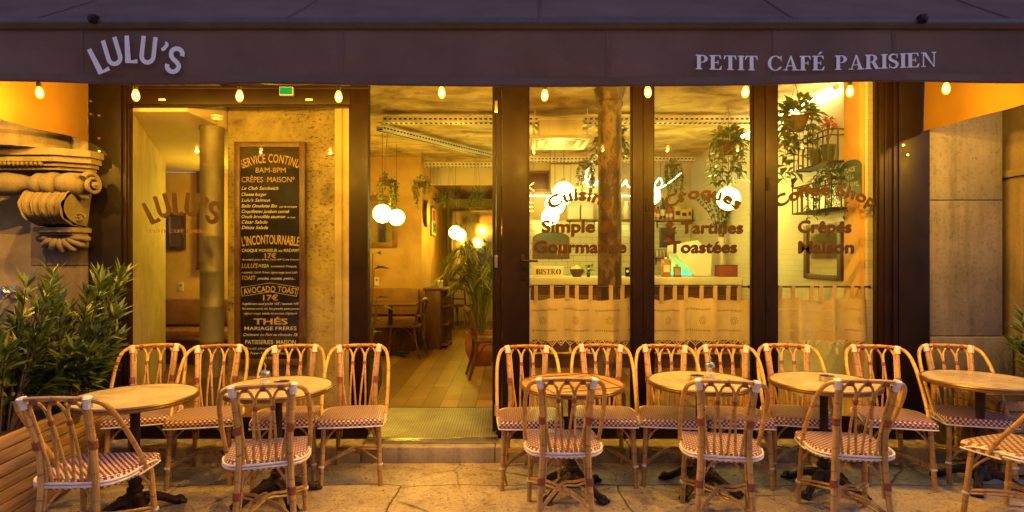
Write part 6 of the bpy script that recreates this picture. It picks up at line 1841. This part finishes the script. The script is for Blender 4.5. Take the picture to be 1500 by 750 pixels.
for y, c, lab in ((5.25, 'bottle_green', 'green pot in the upper iron basket, near the street'), (5.45, 'leaf_mid', 'light green pot in the middle of the upper iron basket')):
    t = thing('flower_pot', lab, 'pot', (2.80, y, fz(243, 5.35) + 0.013), 0, 'green pots in the upper iron basket')
    m = MB(); m.lathe([(0.001, 0), (0.045, 0), (0.062, 0.13), (0.066, 0.135), (0.066, 0.155), (0.058, 0.155), (0.055, 0.13), (0.001, 0.128)], 18); m.build('pot', c, t)
    m = MB(); m.lathe([(0.001, 0.136), (0.056, 0.134)], 18); m.build('soil', 'soil', t)
t = thing('wall_mirror', 'wood framed mirror low on the tiled side wall above the last curtain', 'mirror', (2.898, 5.5, 1.36))
m = MB(); m.span(-0.03, 0, -0.33, -0.27, 0, 0.52, 0.005); m.span(-0.03, 0, 0.27, 0.33, 0, 0.52, 0.005); m.span(-0.028, 0, -0.269, 0.269, 0, 0.05, 0.005); m.span(-0.028, 0, -0.269, 0.269, 0.47, 0.52, 0.005); m.build('frame', 'oak_frame', t)
m = MB(); m.span(-0.012, -0.002, -0.28, 0.28, 0.04, 0.48); m.build('panel', 'mirror', t)
# ------------------------------------------------------------------ plants
def rv(s): return Vector((rnd.uniform(-s, s), rnd.uniform(-s, s), rnd.uniform(-s, s)))

def hanging(name, label, cat, x, y, Y, r, vines, vlen, lsz, mat, group=None, pot=True, dens=1.0, hook=3.155, bushy=60):
    c = Vector((fx(x, Y), Y, fz(y, Y)))
    t = thing(name, label, cat, c, 0, group)
    if pot:
        m = MB(); m.lathe([(0.001, -r * 0.55), (r * 0.35, -r * 0.55), (r * 0.55, 0.0), (r * 0.57, r * 0.12), (r * 0.5, r * 0.12), (r * 0.46, 0.0), (0.001, -0.01)], 16); m.build('pot', 'basket', t)
        m = MB()
        for k in range(3):
            a = k * 2.1 + 0.4; m.tube([(r * 0.56 * math.cos(a), r * 0.56 * math.sin(a), r * 0.1), (r * 0.12 * math.cos(a), r * 0.12 * math.sin(a), (hook - c.z) * 0.8), (0, 0, hook - c.z)], 0.003, 5)
        m.build('cord', 'cord', t)
    m = MB(); sm = MB()
    for i in range(int(bushy * dens)):
        a = rnd.uniform(0, 2 * PI); e = rnd.uniform(0.0, 1.2)
        d = Vector((math.cos(a) * math.cos(e), math.sin(a) * math.cos(e), math.sin(e) * 0.9))
        p = Vector((0, 0, r * 0.1)) + d * r * rnd.uniform(0.35, 0.95)
        leaf(m, p, d + rv(0.5), (0, 0, 1), lsz * rnd.uniform(0.7, 1.3), lsz * rnd.uniform(0.5, 0.75), rnd.uniform(0.1, 0.5))
    for i in range(vines):
        a = rnd.uniform(0, 2 * PI); L = vlen * rnd.uniform(0.4, 1.1)
        p = Vector((math.cos(a) * r * 0.5, math.sin(a) * r * 0.5, r * 0.1)); q = p.copy(); pts = [p]
        n = max(4, int(L / (lsz * 0.5)))
        for k in range(n):
            tt = k / n
            q = q + Vector((math.cos(a) * r * 0.5 * max(0, 0.35 - tt), math.sin(a) * r * 0.5 * max(0, 0.35 - tt), -L / n * (1 if tt > 0.12 else -0.1))) + rv(0.010)
            pts.append(q.copy())
            for s in range(2 if rnd.random() < 0.75 * dens else 1):
                b = rnd.uniform(0, 2 * PI)
                leaf(m, q, (math.cos(b), math.sin(b), rnd.uniform(-0.7, 0.3)), (0, 0, 1), lsz * rnd.uniform(0.6, 1.2), lsz * rnd.uniform(0.45, 0.7), rnd.uniform(0.1, 0.6))
        sm.tube(pts, 0.0025, 4)
    m.build('foliage', mat, t, 0.0); sm.build('stem', 'stem', t)
    return t
GH = 'small hanging plants in the dining room'
hanging('hanging_plant', 'small hanging plant trailing just above the globe pair in the doorway', 'plant', 567, 266, 7.6, 0.12, 14, 0.42, 0.04, 'leaf_mid', GH)
hanging('hanging_plant', 'small hanging plant against the corner of the dining wall', 'plant', 618, 268, 8.8, 0.12, 12, 0.36, 0.04, 'leaf_mid', GH)
hanging('hanging_plant', 'small hanging plant lowest in the corridor, left of its neighbours', 'plant', 642, 292, 10.0, 0.13, 8, 0.2, 0.04, 'leaf_mid', GH)
hanging('hanging_plant', 'small hanging plant before the slatted corridor ceiling, in the middle', 'plant', 660, 284, 9.6, 0.13, 10, 0.25, 0.04, 'leaf_mid', GH)
hanging('hanging_plant', 'small hanging plant nearest the entrance door edge', 'plant', 698, 284, 9.0, 0.13, 12, 0.36, 0.04, 'leaf_mid', GH)
hanging('hanging_plant', 'dark trailing plant over the neon script between post and globe', 'plant', 985, 243, 8.4, 0.10, 14, 0.55, 0.045, 'leaf_mid')
hanging('hanging_plant', 'trailing plant behind the first neon loop', 'plant', 857, 243, 8.6, 0.10, 10, 0.5, 0.05, 'leaf_mid')
hanging('hanging_plant', 'leafy plant showing either side of the iron column', 'plant', 893, 205, 6.2, 0.20, 10, 0.3, 0.085, 'leaf_mid', None, True, 1.0, 3.155, 80)
hanging('pothos_plant', 'large trailing pothos above the globe in the Croques pane', 'plant', 1066, 213, 6.2, 0.20, 12, 0.50, 0.085, 'leaf_mid', 'large trailing pothos plants', True, 1.0, 3.155, 110)
hanging('pothos_plant', 'largest broad leaved pothos filling the corner of the Coffee Shop pane', 'plant', 1166, 175, 5.45, 0.19, 12, 0.62, 0.105, 'leaf_mid', 'large trailing pothos plants', True, 1.0, 3.155, 110)
hanging('bushy_plant', 'bushy small leaved plant spilling from the lower iron basket', 'plant', 1219, 262, 5.15, 0.13, 22, 0.42, 0.035, 'leaf_dark', None, False, 1.0, 3.1, 260)
t = thing('flower_spray', 'red flowers on stems in the upper iron basket', 'flowers', (2.78, 5.22, fz(243, 5.35) + 0.17))
m = MB(); st_ = MB()
for i in range(7):
    p = Vector((rnd.uniform(-0.05, 0.05), rnd.uniform(-0.08, 0.08), rnd.uniform(0.14, 0.26))); st_.tube([(0, 0, 0), p * 0.6, p], 0.003, 4)
    for k in range(9): leaf(m, p, rv(1.0), (0, 0, 1), 0.045, 0.03)
m.build('petal', 'bottle_rose', t, 0); st_.build('stem', 'stem', t)

# vase of branches on the bar
t = thing('branch_vase', 'slim vase of leafy branches on the bar under the Croques globe', 'vase', onbar(1057, 7.9))
m = MB(); m.lathe([(0.001, 0), (0.05, 0), (0.045, 0.1), (0.035, 0.3), (0.055, 0.52), (0.05, 0.52), (0.03, 0.3), (0.001, 0.05)], 18); m.build('body', 'counter_stone', t)
m = MB(); st_ = MB()
for i in range(16):
    a = rnd.uniform(0, 2 * PI); s = rnd.uniform(0.12, 0.36); hgt = rnd.uniform(0.35, 0.62)
    p0 = Vector((0, 0, 0.45)); p2 = Vector((math.cos(a) * s, math.sin(a) * s * 0.7, 0.5 + hgt)); p1 = p0.lerp(p2, 0.5) + Vector((0, 0, 0.1))
    pts, _ = spline([p0, p1, p2], [1, 1, 1], 5); st_.tube(pts, 0.003, 4)
    for q in pts[3:]:
        for k in range(3): leaf(m, q, (p2 - p0).normalized() + rv(0.9), (0, 0, 1), rnd.uniform(0.05, 0.085), 0.024, 0.2)
m.build('foliage', 'leaf_dark', t, 0); st_.build('stem', 'stem', t)
t = thing('sprig_vase', 'little vase with a round leaved sprig on the bar left of the iron column', 'vase', onbar(862, 7.55))
m = MB(); m.lathe([(0.001, 0), (0.02, 0), (0.025, 0.04), (0.012, 0.08), (0.015, 0.09)], 14); m.build('body', 'bottle_green', t)
m = MB()
for i in range(16): leaf(m, (rnd.uniform(-0.05, 0.05), rnd.uniform(-0.03, 0.03), rnd.uniform(0.06, 0.13)), rv(1.0), (0, 0, 1), 0.06, 0.045)
m.build('foliage', 'leaf_dark', t, 0)

# palm by the corridor
def pot(t, r, h, mat):
    m = MB(); m.lathe([(0.001, 0), (r * 0.6, 0), (r * 0.95, h * 0.4), (r, h * 0.62), (r * 0.88, h * 0.93), (r * 0.92, h), (r * 0.82, h), (r * 0.78, h * 0.9), (0.001, h * 0.88)], 26); m.build('pot', mat, t)
t = thing('palm_plant', 'tall feathery palm in a round terracotta pot inside the doorway', 'palm', (fx(705, 7.75), 7.75, ZF))
pot(t, 0.22, 0.42, 'terracotta')
m = MB(); st_ = MB()
for i in range(34):
    a = rnd.uniform(0, 2 * PI); H_ = rnd.uniform(1.05, 1.62); s = rnd.uniform(0.10, 0.38)
    base = Vector((rnd.uniform(-0.06, 0.06), rnd.uniform(-0.06, 0.06), 0.36))
    tip = Vector((math.cos(a) * (s + 0.14), math.sin(a) * (s + 0.14), H_ - 0.08)); mid = Vector((math.cos(a) * s * 0.5, math.sin(a) * s * 0.5, H_ * 0.78))
    pts, _ = spline([base, mid, Vector((math.cos(a) * s * 0.9, math.sin(a) * s * 0.9, H_)), tip], [1] * 4, 7)
    st_.tube(pts, 0.006, 5)
    for k, q in enumerate(pts[6:]):
        d = (pts[min(len(pts) - 1, k + 7)] - pts[k + 5]).normalized(); sd = d.cross(Vector((0, 0, 1)))
        sd = sd.normalized() if sd.length > 0.1 else Vector((1, 0, 0))
        for s_ in (-1, 1): leaf(m, q, d * 0.8 + sd * s_ * 0.8 + rv(0.15), (0, 0, 1), rnd.uniform(0.14, 0.24), 0.020, rnd.uniform(0.1, 0.5), 0.1)
m.build('foliage', 'leaf_palm', t, 0); st_.build('stem', 'leaf_palm', t)
t = thing('potted_plant', 'dark broad leaved plant in a tall pot at the menu side of the doorway', 'plant', (-1.40, 5.8, ZF))
pot(t, 0.13, 0.42, 'bottle_green')
m = MB(); st_ = MB()
for i in range(15):
    a = rnd.uniform(0, 2 * PI); h = rnd.uniform(0.5, 1.45); s = rnd.uniform(0.02, 0.10)
    p = Vector((math.cos(a) * s, math.sin(a) * s, h)); st_.tube([(0, 0, 0.36), p * 0.7 + Vector((0, 0, 0.1)), p], 0.005, 5)
    leaf(m, p, (math.cos(a), math.sin(a), 0.35), (0, 0, 1), rnd.uniform(0.16, 0.24), rnd.uniform(0.07, 0.1), 0.35)
m.build('foliage', 'leaf_dark', t, 0); st_.build('stem', 'stem', t)

# ------------------------------------------------------------------ plank planters with shrubs
def planter(label, x, y, rz, w, L, h, mat='planter_wood'):
    t = thing('plank_planter', label, 'planter', (x, y, 0), rz, 'plank planters either end of the terrace')
    r = random.Random(3); n = 7
    for sx in (-1, 1):
        m = MB()
        for k in range(n):
            z0 = 0.03 + k * (h - 0.03) / n
            m.span(sx * w / 2 - 0.012, sx * w / 2 + 0.012, -L / 2 + 0.002, L / 2 - 0.002 - r.uniform(0, 0.01), z0 + 0.003, z0 + (h - 0.03) / n - 0.004, 0.004)
        m.build('side_boards', mat, t)
        m = MB()
        for k in range(n):
            z0 = 0.03 + k * (h - 0.03) / n
            m.span(-w / 2 + 0.013, w / 2 - 0.013, sx * L / 2 - 0.024, sx * L / 2 - 0.002, z0 + 0.003, z0 + (h - 0.03) / n - 0.004, 0.004)
        m.build('end_boards', mat, t)
    m = MB(); m.span(-w / 2 + 0.02, w / 2 - 0.02, -L / 2 + 0.03, L / 2 - 0.03, 0.05, h - 0.05); m.build('soil', 'soil', t)
    for sx in (-1, 1):
        for sy in (-0.42, 0.0, 0.42): m = MB(); m.span(sx * (w / 2 - 0.016) - 0.018 * (sx > 0), sx * (w / 2 - 0.016) + 0.018 * (sx < 0), sy * L - 0.03, sy * L + 0.03, 0.0, h - 0.02, 0.003); m.build('batten', mat, t)
    return t
planter('weathered plank planter box of shrubs beside the old door', -3.13, 3.42, R(7.5), 0.50, 1.9, 0.56)
planter('weathered plank planter behind the last table, by the carved pilaster', 3.98, 4.38, R(-4), 1.05, 0.44, 0.55)

def shrub(label, x, y, z, n, hmin, hmax, spread, L, wd, mat, name='oleander_shrub', lean=(0, 0), per=26, whorl=3, group='leafy shrubs in the plank planters'):
    t = thing(name, label, 'shrub', (x, y, z), 0, group)
    m = MB(); s = MB()
    for i in range(n):
        a = rnd.uniform(0, 2 * PI); h = rnd.uniform(hmin, hmax); sp = spread * rnd.uniform(0.15, 1.0) ** 0.7
        tip = Vector((math.cos(a) * sp + lean[0] * h, math.sin(a) * sp * 0.8 + lean[1] * h, h))
        b = Vector((math.cos(a) * 0.05, math.sin(a) * 0.05, 0))
        pts, rs = spline([b, b.lerp(tip, 0.5) + Vector((0, 0, 0.06)), tip], [0.008, 0.006, 0.003], 5)
        s.tube(pts, rs, 5)
        for k in range(per):
            u = rnd.uniform(0.25, 1.0) ** 0.75
            q = pts[min(len(pts) - 1, int(u * (len(pts) - 1)))].lerp(pts[-1], rnd.random() * 0.15)
            ax = (pts[-1] - pts[-3]).normalized()
            b2 = rnd.uniform(0, 2 * PI)
            o = ax.orthogonal().normalized(); o2 = ax.cross(o)
            d = (o * math.cos(b2) + o2 * math.sin(b2)) * rnd.uniform(0.5, 1.0) + ax * rnd.uniform(0.4, 1.0) * (0.5 + u)
            leaf(m, q, d, ax, L * rnd.uniform(0.6, 1.15), wd * rnd.uniform(0.8, 1.2), rnd.uniform(0.0, 0.35), 0.18)
        for k in range(7):   # rosette at the tip
            b2 = k * 0.9 + rnd.random(); o = (pts[-1] - pts[-3]).normalized(); e = o.orthogonal().normalized(); e2 = o.cross(e)
            leaf(m, pts[-1], (e * math.cos(b2) + e2 * math.sin(b2)) * 0.6 + o, o, L * rnd.uniform(0.7, 1.1), wd, rnd.uniform(0, 0.2), 0.18)
    m.build('foliage', mat, t, 0); s.build('stem', 'stem', t)
    return t
shrub('tall narrow leaved oleander nearest the black panel in the planter', -2.98, 3.98, 0.45, 40, 0.35, 0.98, 0.40, 0.16, 0.028, 'leaf_dark', per=36)
shrub('narrow leaved oleander in the middle of the planter, before the corbel', -3.12, 3.60, 0.45, 32, 0.35, 0.95, 0.34, 0.16, 0.028, 'leaf_dark', per=34)
shrub('low round leaved shrub at the street end of the planter', -3.02, 3.05, 0.45, 34, 0.22, 0.72, 0.32, 0.085, 0.05, 'leaf_dark', 'laurel_shrub', per=28)
shrub('narrow leaved shrub reaching in before the carved pilaster', 3.93, 4.36, 0.45, 16, 0.40, 0.78, 0.27, 0.16, 0.024, 'leaf_dark', per=22)

# small litter on the paving
lt = MB()
for i in range(260):
    p = Vector((rnd.uniform(-3.6, 3.6), rnd.uniform(2.9, 4.48) if i % 3 else rnd.uniform(4.36, 4.49), 0.003))
    s = rnd.uniform(0.003, 0.011); a = rnd.uniform(0, 6.28)
    n = rnd.randint(3, 6)
    lt.prism([p + Vector((math.cos(a + k * 2 * PI / n) * s * rnd.uniform(0.5, 1.2), math.sin(a + k * 2 * PI / n) * s * rnd.uniform(0.5, 1.2), 0)) for k in range(n)], (0, 0, rnd.uniform(0.001, 0.004)))
lo_ = lt.build('litter', 'joint', None, 0); tag(lo_, 'dark grit and crumbs scattered over the paving, thickest along the step', 'litter', None, 'stuff')
